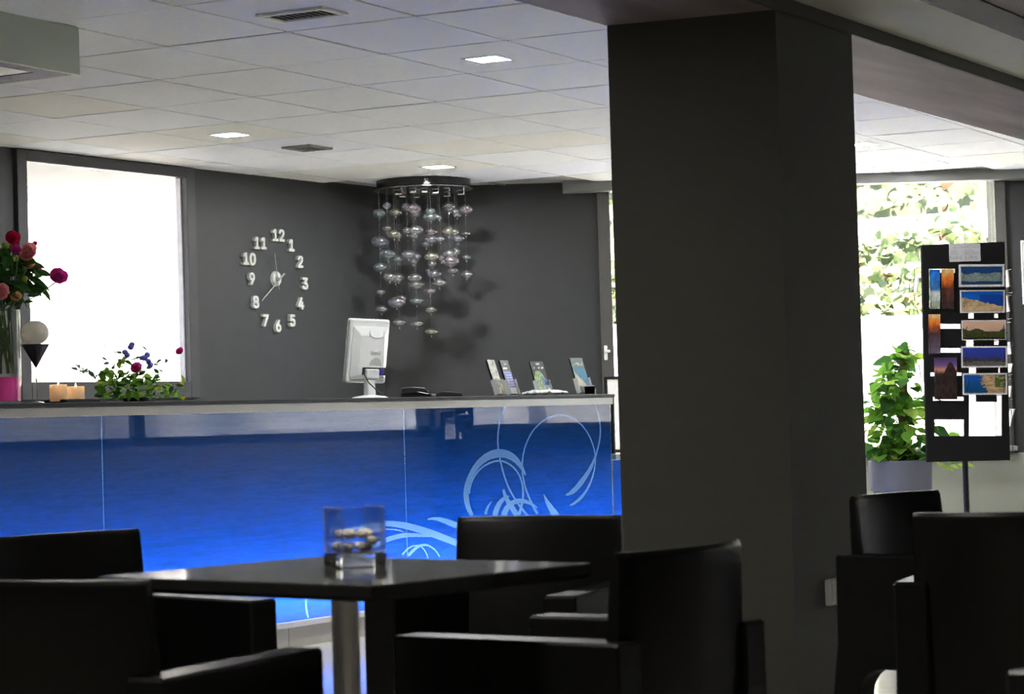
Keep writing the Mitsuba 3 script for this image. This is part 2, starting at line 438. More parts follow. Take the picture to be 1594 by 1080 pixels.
# ceiling: slab, grid bars and tiles
GX, GY, GA, GB = -.69348, 8.59192, .74691, .6
ga = np.array([math.sin(YAW), math.cos(YAW), 0]); gb = np.array([-math.cos(YAW), math.sin(YAW), 0])
beamL, beamR = onz(945, 40, 2.25), onz(1594, 218, 2.25)
BN0, BN1 = onz(1328, 55, 2.25), onz(1594, 142, 2.25)
bd = (beamR - beamL) / np.linalg.norm(beamR - beamL)          # beam direction
bn = np.array([-bd[1], bd[0], 0])                                # towards the far side
bw = (beamL - BN0) @ bn                                          # beam width
put('ceiling', box(pl[0] - .2, 10.2, -3.2, YB + .25, ZC + .012, ZC + .2), 'mat_grid')
lab('ceiling', kind='structure')
gm = np.eye(4); gm[:3, 0], gm[:3, 1] = ga, gb; gm[:3, 3] = [GX, GY, ZC]
GM = T(gm)
tile_ply = mikit.ply(box(.005, GA - .005, .005, GB - .005, 0, .013, .004), 'mat_ceiling_tile')
bars = []
for i in range(-7, 20):
    for j in range(-20, 14):
        q = gm @ np.array([(i + .5) * GA, (j + .5) * GB, 0, 1])
        if (q[:3] - beamL) @ bn < -.35 or q[1] > YB - .1 or (q[:3] - WL.o) @ WL.b > .1 or q[0] > 5 or q[1] < 7.3:
            continue
        pxx = 797 + FPX * ((q[:3] - EYE) @ R_) / ((q[:3] - EYE) @ D_)
        if not -260 < pxx < 1860:
            continue
        m = rng.choice(['mat_ceiling_tile'] * 3 + ['mat_ceiling_tile_warm', 'mat_ceiling_tile_cool'])
        z = rng.uniform(-.0015, .0015)
        put('ceiling__tile', tile_ply, m, GM @ T().translate([i * GA, j * GB, z]))
for j in range(-20, 14):
    bars.append(box(-7 * GA, 20 * GA, j * GB - .0045, j * GB + .0045, .003, .02))
for i in range(-7, 21):
    bars.append(box(i * GA - .0045, i * GA + .0045, -20 * GB, 14 * GB, .003, .02))
G2 = cat(bars)
G2.apply_transform(gm)
# keep the bars inside the room
keep = None
import manifold3d as mf
room = [(-7, -3.1), (10, -3.1), (10, YB), (corner_x, YB)] + [tuple(WL.w(WLX0, 0, 0)[:2])] + [(-7, pl[1])]
cs = mf.CrossSection([np.array(room)], mf.FillRule.NonZero)
prm = mf.Manifold.extrude(cs, 1.0).translate((0, 0, ZC - .5))


def clip(m, solid):
    out = []
    for p in m:
        p = p.copy(); p.apply_transform(gm)
        q = mf.Manifold(mf.Mesh(np.asarray(p.vertices, np.float32), np.asarray(p.faces, np.uint32))) ^ solid
        if q.volume() > 0:
            mm = q.to_mesh()
            out.append(trimesh.Trimesh(mm.vert_properties[:, :3], mm.tri_verts, process=False))
    return cat(out)


put('ceiling__grid_bars', clip(bars, prm), 'mat_grid_bar')

# beam and near ceiling
def slab_between(p0, p1, d0, d1, z0, z1, origin):
    v = []
    for z in (z0, z1):
        for s, d in ((p0, d0), (p1, d0), (p1, d1), (p0, d1)):
            q = origin + bd * s + bn * d
            v.append((q[0], q[1], z))
    return hull(v)


put('trim_2', slab_between(-12, 8.0, -bw, 0, 2.25, ZC + .01, beamL), 'mat_soffit')
lab('trim_2', 'broad dark painted ceiling beam resting on the pillar', None, None, 'structure')
put('trim_2__near_face', slab_between(-12, 8.0, -bw - .012, -bw, 2.248, ZC, beamL), 'mat_dark_paint')
q1 = onz(1330, 37, 2.28)
nz = 2.2945
dA = -bw - .012
e1 = (onz(1520, 28, 2.29) - beamL) @ bn
put('trim_5', cat([slab_between(-12, 8, e1, dA, nz, nz + .25, beamL)]), 'mat_soffit_pale')
lab('trim_5', 'pale painted ceiling strip in front of the beam', None, None, 'structure')
e2 = (onz(1560, 17, 2.27) - beamL) @ bn
put('trim_3', slab_between(-12, 8, e2, e1, nz - .02, nz + .25, beamL), 'mat_dark_paint'); lab('trim_3', 'dark ceiling strip beside the pale strip', None, None, 'structure')
put('trim_6', slab_between(-14, 12, -9, e2, nz - .015, nz + .25, beamL), 'mat_soffit'); lab('trim_6', 'brown painted ceiling near the front', None, None, 'structure')

# pillar
PN = np.array([.854, 7.38]); PR = np.array([1.171, 7.93]); PLc = np.array([beamL[0], beamL[1]])
PB = PLc + (PR - PN)
pil = []
for z in (0, 2.26):
    cxy = (PN + PR + PLc + PB) / 4
    for p in (PN, PR, PLc, PB):
        for o in (PN, PR, PLc, PB):
            pass
        pil.append((p[0], p[1], z))
put('pillar', hull(pil), 'mat_dark_paint')
lab('pillar', 'broad dark grey square pillar carrying the beam', None, None, 'structure')

# ------------------------------------------------------------------ outside
put('ground', cat([box(-40, 60, YB + .22, 70, -.3, -.10), box(-60, pl[0] - .2, -20, YB + .22, -.3, -.10)]), 'mat_paving')
lab('ground', kind='structure')
put('ground__dimming_strip', box(10.2, 60, -20, YB + .22, -.3, -.10), 'mat_dimming_ground')  # unseen dark ground, added so the counter glass reflects less brightness
YR = 19.2
zw = ony(1450, 490, YR)[2]
put('garden_wall', box(-3.5, 6.4, YR, YR + .25, -.2, zw, .01), 'mat_white_wall')
put('garden_wall_001', box(6.4, 16, YR, YR + .25, -.2, zw, .01), 'mat_dimming_wall')  # unseen and dark, added to tone down the glass reflection
lab('garden_wall_001', 'unseen dark stretch of garden wall, added further right to dim the band in the counter glass', 'wall')
lab('garden_wall', 'white retaining wall outside below the ivy bank', 'wall')
put('dimming_wall', box(14.0, 14.25, 4, 18.9, -.2, 2.2, .01), 'mat_side_wall')  # unseen wall added to dim the band reflected in the counter glass
lab('dimming_wall', 'unseen grey wall added outside the low window of the right wall to dim its reflected band', 'wall')
put('bounce_wall', box(-2.5, 8.0, 3.2, 3.45, -.2, 5.5), 'mat_white_wall', WL.tw())  # sunlit white wall added to whiten the left window and bounce light
lab('bounce_wall', 'blank white wall added outside the left window to fill it with white and bounce light in', 'building')


def leaf_mesh(L, w, n=1, bend=.25, heart=False):
    """A leaf along +x from the origin in xy, folded and drooping."""
    prof = [(0, .0), (.12, .8 if heart else .45), (.4, 1.0 if heart else .95), (.75, .55 if heart else .6), (1, 0)]
    if heart:
        prof[0] = (-.08, .35)
    v, f = [], []
    for t, k in prof:
        z = -bend * L * t * t
        v += [(t * L, -k * w / 2, z + abs(k) * w * .10), (max(t, 0) * L, 0, z), (t * L, k * w / 2, z + abs(k) * w * .10)]
    for i in range(len(prof) - 1):
        a_, b_ = 3 * i, 3 * i + 3
        f += [(a_, a_ + 1, b_ + 1), (a_, b_ + 1, b_), (a_ + 1, a_ + 2, b_ + 2), (a_ + 1, b_ + 2, b_ + 1)]
    return np.array(v, float), np.array(f)


def rot_to(d, up=(0, 0, 1), roll=0.0):
    d = np.asarray(d, float); d /= np.linalg.norm(d)
    y = np.cross(up, d)
    if np.linalg.norm(y) < 1e-3:
        y = np.array([0, 1.0, 0])
    y /= np.linalg.norm(y)
    z = np.cross(d, y)
    y2 = y * math.cos(roll) + z * math.sin(roll)
    return np.c_[d, y2, np.cross(d, y2)]


def tmat(R, p, s=1.0):
    m = np.eye(4); m[:3, :3] = R * s; m[:3, 3] = p
    return T(m)


# ivy bank: two sloping beds with leaves, a pale path edge between
def ivy(key, quad, n, seed, label):
    r = np.random.RandomState(seed)
    q = np.array(quad, float)                                  # bl, br, tr, tl
    nx_, nv = 60, 14
    uu, vv = np.meshgrid(np.linspace(0, 1, nx_), np.linspace(0, 1, nv))
    P = ((1 - vv)[..., None] * ((1 - uu)[..., None] * q[0] + uu[..., None] * q[1]) + vv[..., None] * ((1 - uu)[..., None] * q[3] + uu[..., None] * q[2]))
    P = P + (meshkit.fbm(P * 2.2, 3, seed)[..., None] - .5) * np.array([0, -.35, .25])
    V = P.reshape(-1, 3)
    f = []
    for j in range(nv - 1):
        for i in range(nx_ - 1):
            k = j * nx_ + i
            f += [(k, k + 1, k + nx_ + 1), (k, k + nx_ + 1, k + nx_)]
    put(key + '__bed', (V, np.array(f)), 'mat_ivy_back', smooth=True)
    nrm = np.cross(q[1] - q[0], q[3] - q[0]); nrm /= np.linalg.norm(nrm)
    if nrm[1] > 0:
        nrm = -nrm
    for mname, share in (('mat_ivy_leaf', .52), ('mat_ivy_leaf_pale', .42), ('mat_ivy_leaf_red', .06)):
        LV, LF, o = [], [], 0
        for _ in range(int(n * share)):
            k = r.randint(len(V))
            p = V[k] + r.normal(0, .06, 3) + nrm * r.uniform(.0, .12)
            L = r.uniform(.07, .15)
            lv, lf = leaf_mesh(L, L * .9, heart=True)
            d = r.normal(0, 1, 3) + np.array([0, -.2, -.5])
            Rm = rot_to(d, up=nrm + r.normal(0, .45, 3))
            LV.append(lv @ Rm.T + p); LF.append(lf + o); o += len(lv)
        kk = put(key + '__leaves', (np.vstack(LV), np.vstack(LF)), mname)
        lab(kk, kind='stuff')
    lab(key, label, 'ivy', None, 'stuff')


zA = ony(1450, 372, 21.0)[2]
ivy('ivy_bank', [(-.6, YR + .15, zw - .05), (14, YR + .15, zw - .05), (14, 21.0, zA + .55), (-.6, 21.0, zA - .22)], 9000, 3, 'sunlit ivy covering the lower bank outside the back window')
put('path_kerb', hull([(-.6, 21.3, zA - .5), (14, 21.3, zA + .45), (-.6, 21.6, zA - .5), (14, 21.6, zA + .45), (-.6, 21.3, zA + .03), (14, 21.3, zA + .75), (-.6, 21.6, zA + .03), (14, 21.6, zA + .75)]), 'mat_white_wall')
lab('path_kerb', 'white sloping kerb between the two ivy beds outside', 'kerb')
ivy('ivy_bank_001', [(-.6, 21.9, zA + .02), (14, 21.9, zA + .7), (14, 24, zA + 3.2), (-.6, 24, zA + 2.7)], 7000, 5, 'upper sunlit ivy bed above the white kerb outside')

# ------------------------------------------------------------------ reception counter
CA = math.radians(32.0)
CF = Frame(onz(500, 1001, 0)[:2], CA)
CH, SB, TB, PB_, = 1.108, 1.090, 1.052, .118          # top, slab underside, trim underside, panel underside
XL = CF.at(-260, 900)[0]
XR = CF.at(953, 760)[0]
XL2 = XR + 1.5
DZ = CF.at(960, 706)[2]
J1, J2 = CF.at(160, 760)[0], CF.at(631, 760)[0]
tag_c = thing('reception_counter', 'long reception counter with backlit blue glass front and black top', 'counter')
K = 'reception_counter__'
put(K + 'worktop', box(XL, XR + .01, -.03, .50, SB, CH, .003), 'mat_slab', CF.tw(), label='thin black top of the counter')
put(K + 'metal_trim', box(XL, XR, -.022, .0, TB, SB, .002), 'mat_steel', CF.tw(), label='brushed metal trim under the top')
put(K + 'base_trim', box(XL, XL2, -.022, .01, PB_ - .025, PB_, .002), 'mat_white', CF.tw())
put(K + 'carcass', cat([box(XL, XR, .45, .48, .0, SB), box(XL, XR, .02, .48, SB - .02, SB), box(XL, XL2, .03, .48, PB_ - .03, PB_ - .01), box(XL, XL + .02, .02, .48, 0, SB),
                        box(XR, XL2, .45, .48, 0, DZ - .04)]), 'mat_box_inside', CF.tw())
put(K + 'end_panel', box(XR + .001, XR + .016, -.02, .48, DZ, SB, .002), 'mat_black', CF.tw(), label='black end panel of the high counter')
put(K + 'low_worktop', box(XR + .017, XL2, -.02, .50, DZ - .035, DZ, .003), 'mat_steel', CF.tw(), label='metal edged top of the lower desk section')
XS = [XL, CF.at(-200, 760)[0], J1, J2, XR]
XS = [XL, J1, J2, XR]
for i in range(3):
    put(K + 'glass_pane', (np.array([(XS[i] + .002, -.012, PB_), (XS[i + 1] - .002, -.012, PB_), (XS[i + 1] - .002, -.012, TB), (XS[i] + .002, -.012, TB)]), np.array([[0, 1, 2], [0, 2, 3]])), 'mat_pane', CF.tw())
put(K + 'glass_pane', (np.array([(XR + .002, -.012, PB_), (XL2, -.012, PB_), (XL2, -.012, DZ - .035), (XR + .002, -.012, DZ - .035)]), np.array([[0, 1, 2], [0, 2, 3]])), 'mat_pane', CF.tw())


# swirls traced on the front
def el(cx, cy, rx, ry, n=72):
    a_ = np.linspace(0, 2 * np.pi, n, endpoint=False)
    return [(cx + rx * math.cos(t), cy + ry * math.sin(t)) for t in a_]


def onfront(pts):
    return [tuple(CF.at(x, y, 0.0)[[0, 2]]) for x, y in pts]


def stroke(pts, ws):
    """A brush stroke through pixel points with pixel widths, mapped onto the front."""
    from scipy.interpolate import CubicSpline
    p = np.array(pts, float); t = np.r_[0, np.cumsum(np.linalg.norm(np.diff(p, axis=0), axis=1))]
    tt = np.linspace(0, t[-1], 60)
    q = CubicSpline(t, p)(tt); w = np.interp(tt, t, ws)
    g = np.gradient(q, axis=0); g /= np.linalg.norm(g, axis=1, keepdims=True)
    nn = np.c_[-g[:, 1], g[:, 0]]
    return sg.Polygon(onfront(np.vstack([q + nn * w[:, None] / 2, (q - nn * w[:, None] / 2)[::-1]]))).buffer(0)


def z1(x, y):          # the zoom of 700..970 x 620..820, scale 5.4
    return 700 + x / 5.4, 620 + y / 5.4


def z2(x, y):          # the zoom of 590..740 x 780..880, scale 10.63
    return 590 + x / 10.63, 780 + y / 10.63


strokes = [
    stroke([z1(*p) for p in [(470, 55), (430, 160), (405, 300), (408, 430), (440, 590), (490, 740), (550, 850), (640, 970), (720, 1060)]], [3.2, 2.6, 2.4, 2.6, 2.6, 2.8, 3, 3.4, 3.8]),
    stroke([z1(*p) for p in [(1215, 30), (1255, 170), (1265, 290), (1235, 450), (1180, 590), (1100, 710), (1030, 785), (975, 812)]], [2.2, 2, 2, 2.6, 5, 8, 7, 2.5]),
    stroke([z1(*p) for p in [(735, 970), (660, 820), (615, 660), (610, 520), (650, 360), (740, 225), (850, 155), (940, 140), (1040, 170), (1130, 250), (1195, 370), (1222, 490), (1205, 640), (1150, 770), (1080, 855), (1012, 900)]],
           [4, 3, 2.4, 2.2, 2.2, 2.4, 2.8, 3, 2.4, 2, 1.8, 1.8, 2.2, 3.4, 4.6, 3]),
    stroke([z1(*p) for p in [(185, 985), (145, 880), (140, 760), (180, 640), (260, 530), (370, 468), (440, 462), (520, 490), (590, 560), (635, 645)]], [6, 8, 8, 8, 10, 13, 13, 11, 7, 2.5]),
    stroke([z1(*p) for p in [(165, 800), (185, 700), (240, 610), (330, 545), (420, 525), (510, 560), (580, 640), (612, 740), (612, 850), (590, 950), (560, 1040)]], [2.2, 2.2, 2.4, 2.8, 3, 2.6, 2.6, 3, 3.4, 4, 4.4]),
    stroke([z1(*p) for p in [(300, 975), (320, 910), (352, 865)]], [4.5, 3.5, 1]),
    stroke([z1(*p) for p in [(378, 985), (400, 915), (445, 850), (500, 820)]], [8, 8, 6, 2]),
    stroke([z1(*p) for p in [(450, 765), (470, 830), (510, 900), (560, 975), (610, 1050)]], [3.5, 6, 8, 8.5, 8]),
    stroke([z1(*p) for p in [(455, 985), (500, 900), (570, 862), (640, 868), (735, 920)]], [9, 8, 7, 6, 2]),
    stroke([z1(*p) for p in [(790, 808), (830, 890), (880, 970), (930, 1060)]], [1.5, 7, 11, 13]),
    stroke([z2(*p) for p in [(-560, 520), (-200, 400), (150, 370), (450, 410), (800, 510), (1100, 620), (1330, 715), (1500, 800)]], [3, 6, 8.5, 10, 11, 10, 9.5, 9]),
    stroke([z2(*p) for p in [(800, 305), (950, 290), (1150, 350), (1380, 440), (1600, 560)]], [2, 5.5, 9, 10, 10]),
    stroke([z2(*p) for p in [(-120, 760), (140, 635), (420, 565), (700, 565), (850, 570)]], [5, 7.5, 7, 5, 4]),
    stroke([z2(*p) for p in [(0, 470), (200, 465), (350, 490), (440, 530)]], [1.6, 2, 2, 1]),
    stroke([z2(*p) for p in [(380, 890), (470, 790), (580, 735), (680, 745), (750, 810), (795, 900), (800, 990)]], [2.6, 2.6, 2.6, 2.2, 2, 2, 2]),
    stroke([z2(*p) for p in [(480, 900), (590, 790), (680, 735), (780, 725), (880, 770), (950, 840), (1000, 920)]], [4.5, 4.5, 4, 3, 2.6, 2.2, 2]),
    stroke([(478, 925), (476, 940), (477, 950), (480, 962)], [2.2, 2.6, 3, 3]),
]
sw = so.unary_union(strokes)
panel = [sg.box(XS[i] + .003, PB_, XS[i + 1] - .003, TB) for i in range(3)] + [sg.box(XR + .018, PB_, XL2, DZ - .036)]
joint = [sg.box(x - .003, PB_, x + .003, TB) for x in (J1, J2)] + [sg.box(XR - .003, PB_, XR + .001, TB)]


def sheet(poly):
    ms = []
    for g in getattr(poly, 'geoms', [poly]):
        if g.area < 1e-7:
            continue
        v, f = trimesh.creation.triangulate_polygon(g, engine='earcut')
        ms.append(trimesh.Trimesh(np.c_[v[:, 0], np.zeros(len(v)), v[:, 1]], f, process=False))
    return cat(ms)


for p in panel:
    put(K + 'blue_panel', sheet(p.difference(sw)), 'mat_blue_panel', CF.tw(), label='translucent blue panel printed with rippled water, extra dimming of the backlight towards the top put into its colour')
for i, p in enumerate(panel):
    q = p.intersection(sw)
    if q.area > 1e-5:
        put(K + 'swirl', sheet(q), 'mat_swirl', CF.tw(), label='pale blue swirl ornament')
for j in joint:
    put(K + 'joint_strip', sheet(j), 'mat_swirl', CF.tw(), label='thin pale joint between two blue panels')
put(K + 'light_strip', box(XL + .05, XL2 - .05, .125, .155, PB_ + .001, PB_ + .006), 'mat_lamp_off', CF.tw())
scene[K + 'light_strip']['emitter'] = {'type': 'area', 'radiance': rgb((.60 * STRIP, .82 * STRIP, 1.0 * STRIP))}
# tiled plinth
pw = .62
n = int((XL2 - XL) / pw) + 1
x_j = CF.at(450, 990)[0]
k0 = math.floor((XL - x_j) / pw)
for k in range(k0, k0 + n + 1):
    x0_, x1_ = max(XL, x_j + k * pw + .0015), min(XL2, x_j + (k + 1) * pw - .0015)
    if x1_ - x0_ > .02:
        put(K + 'plinth_tile', box(x0_, x1_, .0, .012, 0, PB_ - .026, .0015), 'mat_plinth_tile', CF.tw())

# ------------------------------------------------------------------ chairs
def chair_parts():
    W, Dp, H, HB = .52, .51, .60, .757
    hw, y0, y1 = W / 2, -Dp / 2, Dp / 2
    t = .078
    # side panel outline (y, z), legs flaring outwards slightly, rounded arch between the legs
    arch = []
    r = .07
    za = .295
    ya, yb = y0 + .075, y1 - .075
    arch += [(yb + .02, 0)]
    for k in range(7):
        a_ = math.pi / 2 * k / 6
        arch.append((yb - r + r * math.cos(a_), za - r + r * math.sin(a_)))
    for k in range(7):
        a_ = math.pi / 2 + math.pi / 2 * k / 6
        arch.append((ya + r + r * math.cos(a_), za - r + r * math.sin(a_)))
    arch += [(ya - .02, 0)]
    out = [(y0 - .03, 0), (y0, .36), (y0 + .002, H - .006), (y0 + .008, H), (y1 - .008, H), (y1 - .002, H - .006), (y1, .36), (y1 + .03, 0)]
    side = bevel_prism(out + arch, t, .005)          # outline in x(=y of chair), z; depth along y
    v = side.vertices
    side.vertices = np.c_[v[:, 1], v[:, 0], v[:, 2]]
    side.invert()
    L = side.copy(); L.apply_translation([-hw, 0, 0])
    Rr = side.copy(); Rr.vertices = Rr.vertices * [-1, 1, 1]; Rr.invert(); Rr.apply_translation([hw, 0, 0])
    # lower parts flare sideways
    for m, s in ((L, -1), (Rr, 1)):
        vv = m.vertices
        vv[:, 0] += s * .03 * np.clip((.36 - vv[:, 2]) / .36, 0, 1)
        m.vertices = vv
    seat = rbox(-hw + t - .004, hw - t + .004, y0 + .03, y1 - .012, .37, .425, .012)
    apron = cat([box(-hw + t, hw - t, y1 - .03, y1 - .006, .30, .38, .004)])
    # backrest: concave shell, thin at the top
    nu, nv = 25, 16
    bh = hw - .036
    us = np.linspace(-1, 1, nu)
    zs = np.r_[np.linspace(.30, HB - .012, nv - 3), HB - .005, HB - .001, HB]
    front, rear = [], []
    for z in zs:
        k = (z - .30) / (HB - .30)
        wdt = bh - .010 * k
        thick = .058 - .030 * k
        top = max(0, (z - (HB - .012)) / .012)
        for u in us:
            x = u * wdt
            bow = -.040 * (1 - u * u)                         # middle bulges to the rear
            yr = y0 + .030 + bow * (.25 + .75 * k) + top * .007 - .012 * k
            yf = yr + thick - top * .012
            edge = max(0, (abs(u) - .97) / .03)
            yr += edge * .006; yf -= edge * .006
            rear.append((x, yr, z)); front.append((x, yf, z))
    v = np.array(front + rear)
    N = nu * nv
    f = []
    for j in range(nv - 1):
        for i in range(nu - 1):
            a_ = j * nu + i
            f += [(a_, a_ + nu, a_ + nu + 1), (a_, a_ + nu + 1, a_ + 1)]
            b_ = a_ + N
            f += [(b_, b_ + 1, b_ + nu + 1), (b_, b_ + nu + 1, b_ + nu)]
        for i, s in ((0, 0), (nu - 1, 1)):
            a_ = j * nu + i; b_ = a_ + N
            q = [(a_, b_, b_ + nu), (a_, b_ + nu, a_ + nu)]
            f += [tuple(reversed(x)) for x in q] if s else q
    for i in range(nu - 1):
        a_ = (nv - 1) * nu + i; b_ = a_ + N
        f += [(a_, b_, b_ + 1), (a_, b_ + 1, a_ + 1)]
        a_ = i; b_ = a_ + N
        f += [(a_, b_ + 1, b_), (a_, a_ + 1, b_ + 1)]
    back = trimesh.Trimesh(v, f, process=False)
    back.fix_normals()
    M = 'mat_black_plastic'
    return [('seat', mikit.ply(seat, M, 40)), ('apron', mikit.ply(apron, M)), ('side_panel', mikit.ply(L, M, 35)), ('side_panel', mikit.ply(Rr, M, 35)), ('backrest', mikit.ply(back, M, 50))]


CHP = chair_parts()


def chair(rear, fwd, label):
    """rear: centre of the rear edge on the floor; fwd: facing direction."""
    f = np.array(fwd, float); f /= np.linalg.norm(f)
    o = np.array(rear) + .255 * f
    ang = math.degrees(math.atan2(-f[0], f[1]))
    key = thing('armchair', label, 'chair', 'black moulded armchairs')
    tw = T().translate([o[0], o[1], 0]).rotate([0, 0, 1], ang)
    for n_, p in CHP:
        put(key + '__' + n_, p, None, tw)


chair((-.807, 3.92), (.43, .90), 'black moulded armchair seen from behind at the left front of the table')
chair((.323, 4.37), (-.81, .58), 'black moulded armchair seen from its side at the right front of the table')
chair((-1.10, 5.66), (.70, -.71), 'black moulded armchair at the far left of the table, before the blue counter')
chair((.066, 5.86), (-.36, -.93), 'black moulded armchair behind the table, its backrest facing the camera')
chair((1.04, 6.68), (.73, -.68), 'black moulded armchair right beside the pillar, under the potted plant')
chair((1.098, 5.34), (.35, .94), 'black moulded armchair seen from behind below the postcard stand')
chair((.905, 3.78), (.73, -.68), 'black moulded armchair nearest at the right edge, only its curved corner showing')

# ------------------------------------------------------------------ table and what stands on it
TC = np.array([-.323, 4.398]); TA = math.radians(49)
TZ = .73
tkey = thing('table', 'square black polished table on a round steel column', 'table')
ttw = T().translate([TC[0], TC[1], 0]).rotate([0, 0, 1], math.degrees(TA))
top = hull([(x * .29, y * .355, TZ - .002 - .0) for x in (-1, 1) for y in (-1, 1)] + [(x * .288, y * .353, TZ) for x in (-1, 1) for y in (-1, 1)] +
           [(x * .29, y * .355, TZ - .020) for x in (-1, 1) for y in (-1, 1)] + [(x * .283, y * .348, TZ - .028) for x in (-1, 1) for y in (-1, 1)])
put(tkey + '__tabletop', top, 'mat_table', ttw, label='polished black square top')
put(tkey + '__column', lathe([(0, .02), (.0255, .02), (.0255, TZ - .028), (0, TZ - .028)], 40), 'mat_pole', ttw, 30, label='round brushed steel column')
put(tkey + '__base', lathe([(0, 0), (.21, 0), (.21, .008), (.20, .014), (.03, .022), (0, .022)], 48), 'mat_pole', ttw, 30)
gp = onz(553, 881, TZ)
gw, gh, gt, gb_ = .094, .112, .007, .026
GR = 24
gtw = T().translate([gp[0], gp[1], TZ]).rotate([0, 0, 1], GR)
gk = thing('glass_candle_holder', 'thick square glass candle holder with pebbles on the black table', 'candle holder')


put(gk + '__block', rbox(-gw / 2, gw / 2, -gw / 2, gw / 2, .0005, gb_, .005, 2), 'mat_glass', gtw, 35, label='thick solid glass base')
g2 = gw / 2 - .001
wp = mikit.ply(cat([box(-g2 + .006, g2 - .006, -g2, -g2 + gt, gb_ + .0005, gh)]), 'mat_pane')
ep = mikit.ply(rbox(-.0045, .0045, -.0045, .0045, gb_ + .0003, gh, .003, 2), 'mat_glass', 35)
for k in range(4):
    put(gk + '__wall', wp, None, gtw @ T().rotate([0, 0, 1], 90 * k))
for sx in (-1, 1):
    for sy in (-1, 1):
        put(gk + '__corner_edge', ep, None, gtw @ T().translate([sx * (g2 - .004), sy * (g2 - .004), 0]))
r = np.random.RandomState(4)
spots = []
for k in range(400):
    p = np.array([r.uniform(-.0275, .0275), r.uniform(-.0275, .0275)])
    z = gb_ + .0105
    n_over = sum(np.linalg.norm(p - q[0]) < .0205 for q in spots)
    if n_over == 0 or (n_over <= 2 and len(spots) > 6 and r.rand() < .3):
        z += .0125 * n_over
        if z < gb_ + .040 and not any(np.linalg.norm(np.r_[p, z] - np.r_[q[0], q[1]]) < .0195 for q in spots):
            spots.append((p, z))
    if len(spots) >= 20:
        break
peb = []
for k in range(4):
    s = trimesh.creation.icosphere(subdivisions=2, radius=.0108)
    s.vertices = s.vertices * [1.05, .9, .8] * (1 + .35 * (meshkit.noise(s.vertices * 160 + k * 9)[:, None] - .5))
    peb.append(mikit.ply(s, 'mat_pebble', True))
for k, (p, z) in enumerate(spots):
    key = thing('pebble', 'small beige pebble lying in the square glass candle holder', 'pebble', 'pebbles in the glass candle holder')
    scene.update({key: {**peb[k % 4], 'to_world': gtw @ T().translate([p[0], p[1], z]).rotate([0, 0, 1], k * 77)}})
# ------------------------------------------------------------------ ceiling things
def grid_at(px, py, z=ZC):
    q = onz(px, py, z)
    m = gm.copy(); m[:3, 3] = [q[0], q[1], z]
    return T(m)


for (px, py, sz, lb) in [(760, 91, .15, 'square recessed downlight nearest, upper middle of the tiled ceiling'), (358, 209, .15, 'square recessed downlight above the clock wall, nearest the window'),
                         (682, 259, .15, 'square recessed downlight just before the bubble chandelier'), (1338, 224, .15, 'square recessed downlight beside the pillar edge, above the right window'),
                         (1451, 254, .15, 'square recessed downlight above the postcard stand'), (1130, 170, .15, 'square recessed downlight added out of sight behind the pillar to light the postcards')]:  # last one is unseen, added to light the postcard stand
    key = thing('downlight', lb, 'ceiling light', 'square downlights in the tiled ceiling')
    tw = grid_at(px, py)
    s = sz / 2
    fr = cat([box(-s - .015, s + .015, -s - .015, -s, -.006, .004, .001), box(-s - .015, s + .015, s, s + .015, -.006, .004, .001), box(-s - .015, -s, -s, s, -.006, .004, .001), box(s, s + .015, -s, s, -.006, .004, .001)])
    put(key + '__frame', fr, 'mat_chrome', tw)
    put(key + '__diffuser', (np.array([(-s, -s, -.003), (s, -s, -.003), (s, s, -.003), (-s, s, -.003)]), np.array([[0, 2, 1], [0, 3, 2]])), 'mat_lamp_off', tw)
    scene[key + '__diffuser']['emitter'] = {'type': 'area', 'radiance': rgb((LAMP * .98, LAMP * .98, LAMP * .97))}


for k, (X, Y) in enumerate([(-.35, 4.2), (-.9, 3.3), (-1.3, 6.2)]):  # unseen lamps added to brighten the pebbles, table column and pillar
    key = thing('fill_lamp', ['unseen lamp added right above the black table to light the pebbles', 'unseen lamp added beside the front corner of the table to light its column', 'unseen lamp added over the passage before the counter to light the pillar'][k], 'ceiling light', 'added unseen lamps in the near ceiling')
    tw = T().translate([X, Y, nz - .022])
    put(key + '__frame', cat([box(-.09, .09, -.09, -.075, -.006, .004), box(-.09, .09, .075, .09, -.006, .004), box(-.09, -.075, -.075, .075, -.006, .004), box(.075, .09, -.075, .075, -.006, .004)]), 'mat_chrome', tw)
    put(key + '__diffuser', (np.array([(-.075, -.075, -.003), (.075, -.075, -.003), (.075, .075, -.003), (-.075, .075, -.003)]), np.array([[0, 2, 1], [0, 3, 2]])), 'mat_lamp_off', tw)
    scene[key + '__diffuser']['emitter'] = {'type': 'area', 'radiance': rgb((NEAR_FILL, NEAR_FILL * .97, NEAR_FILL * .88))}


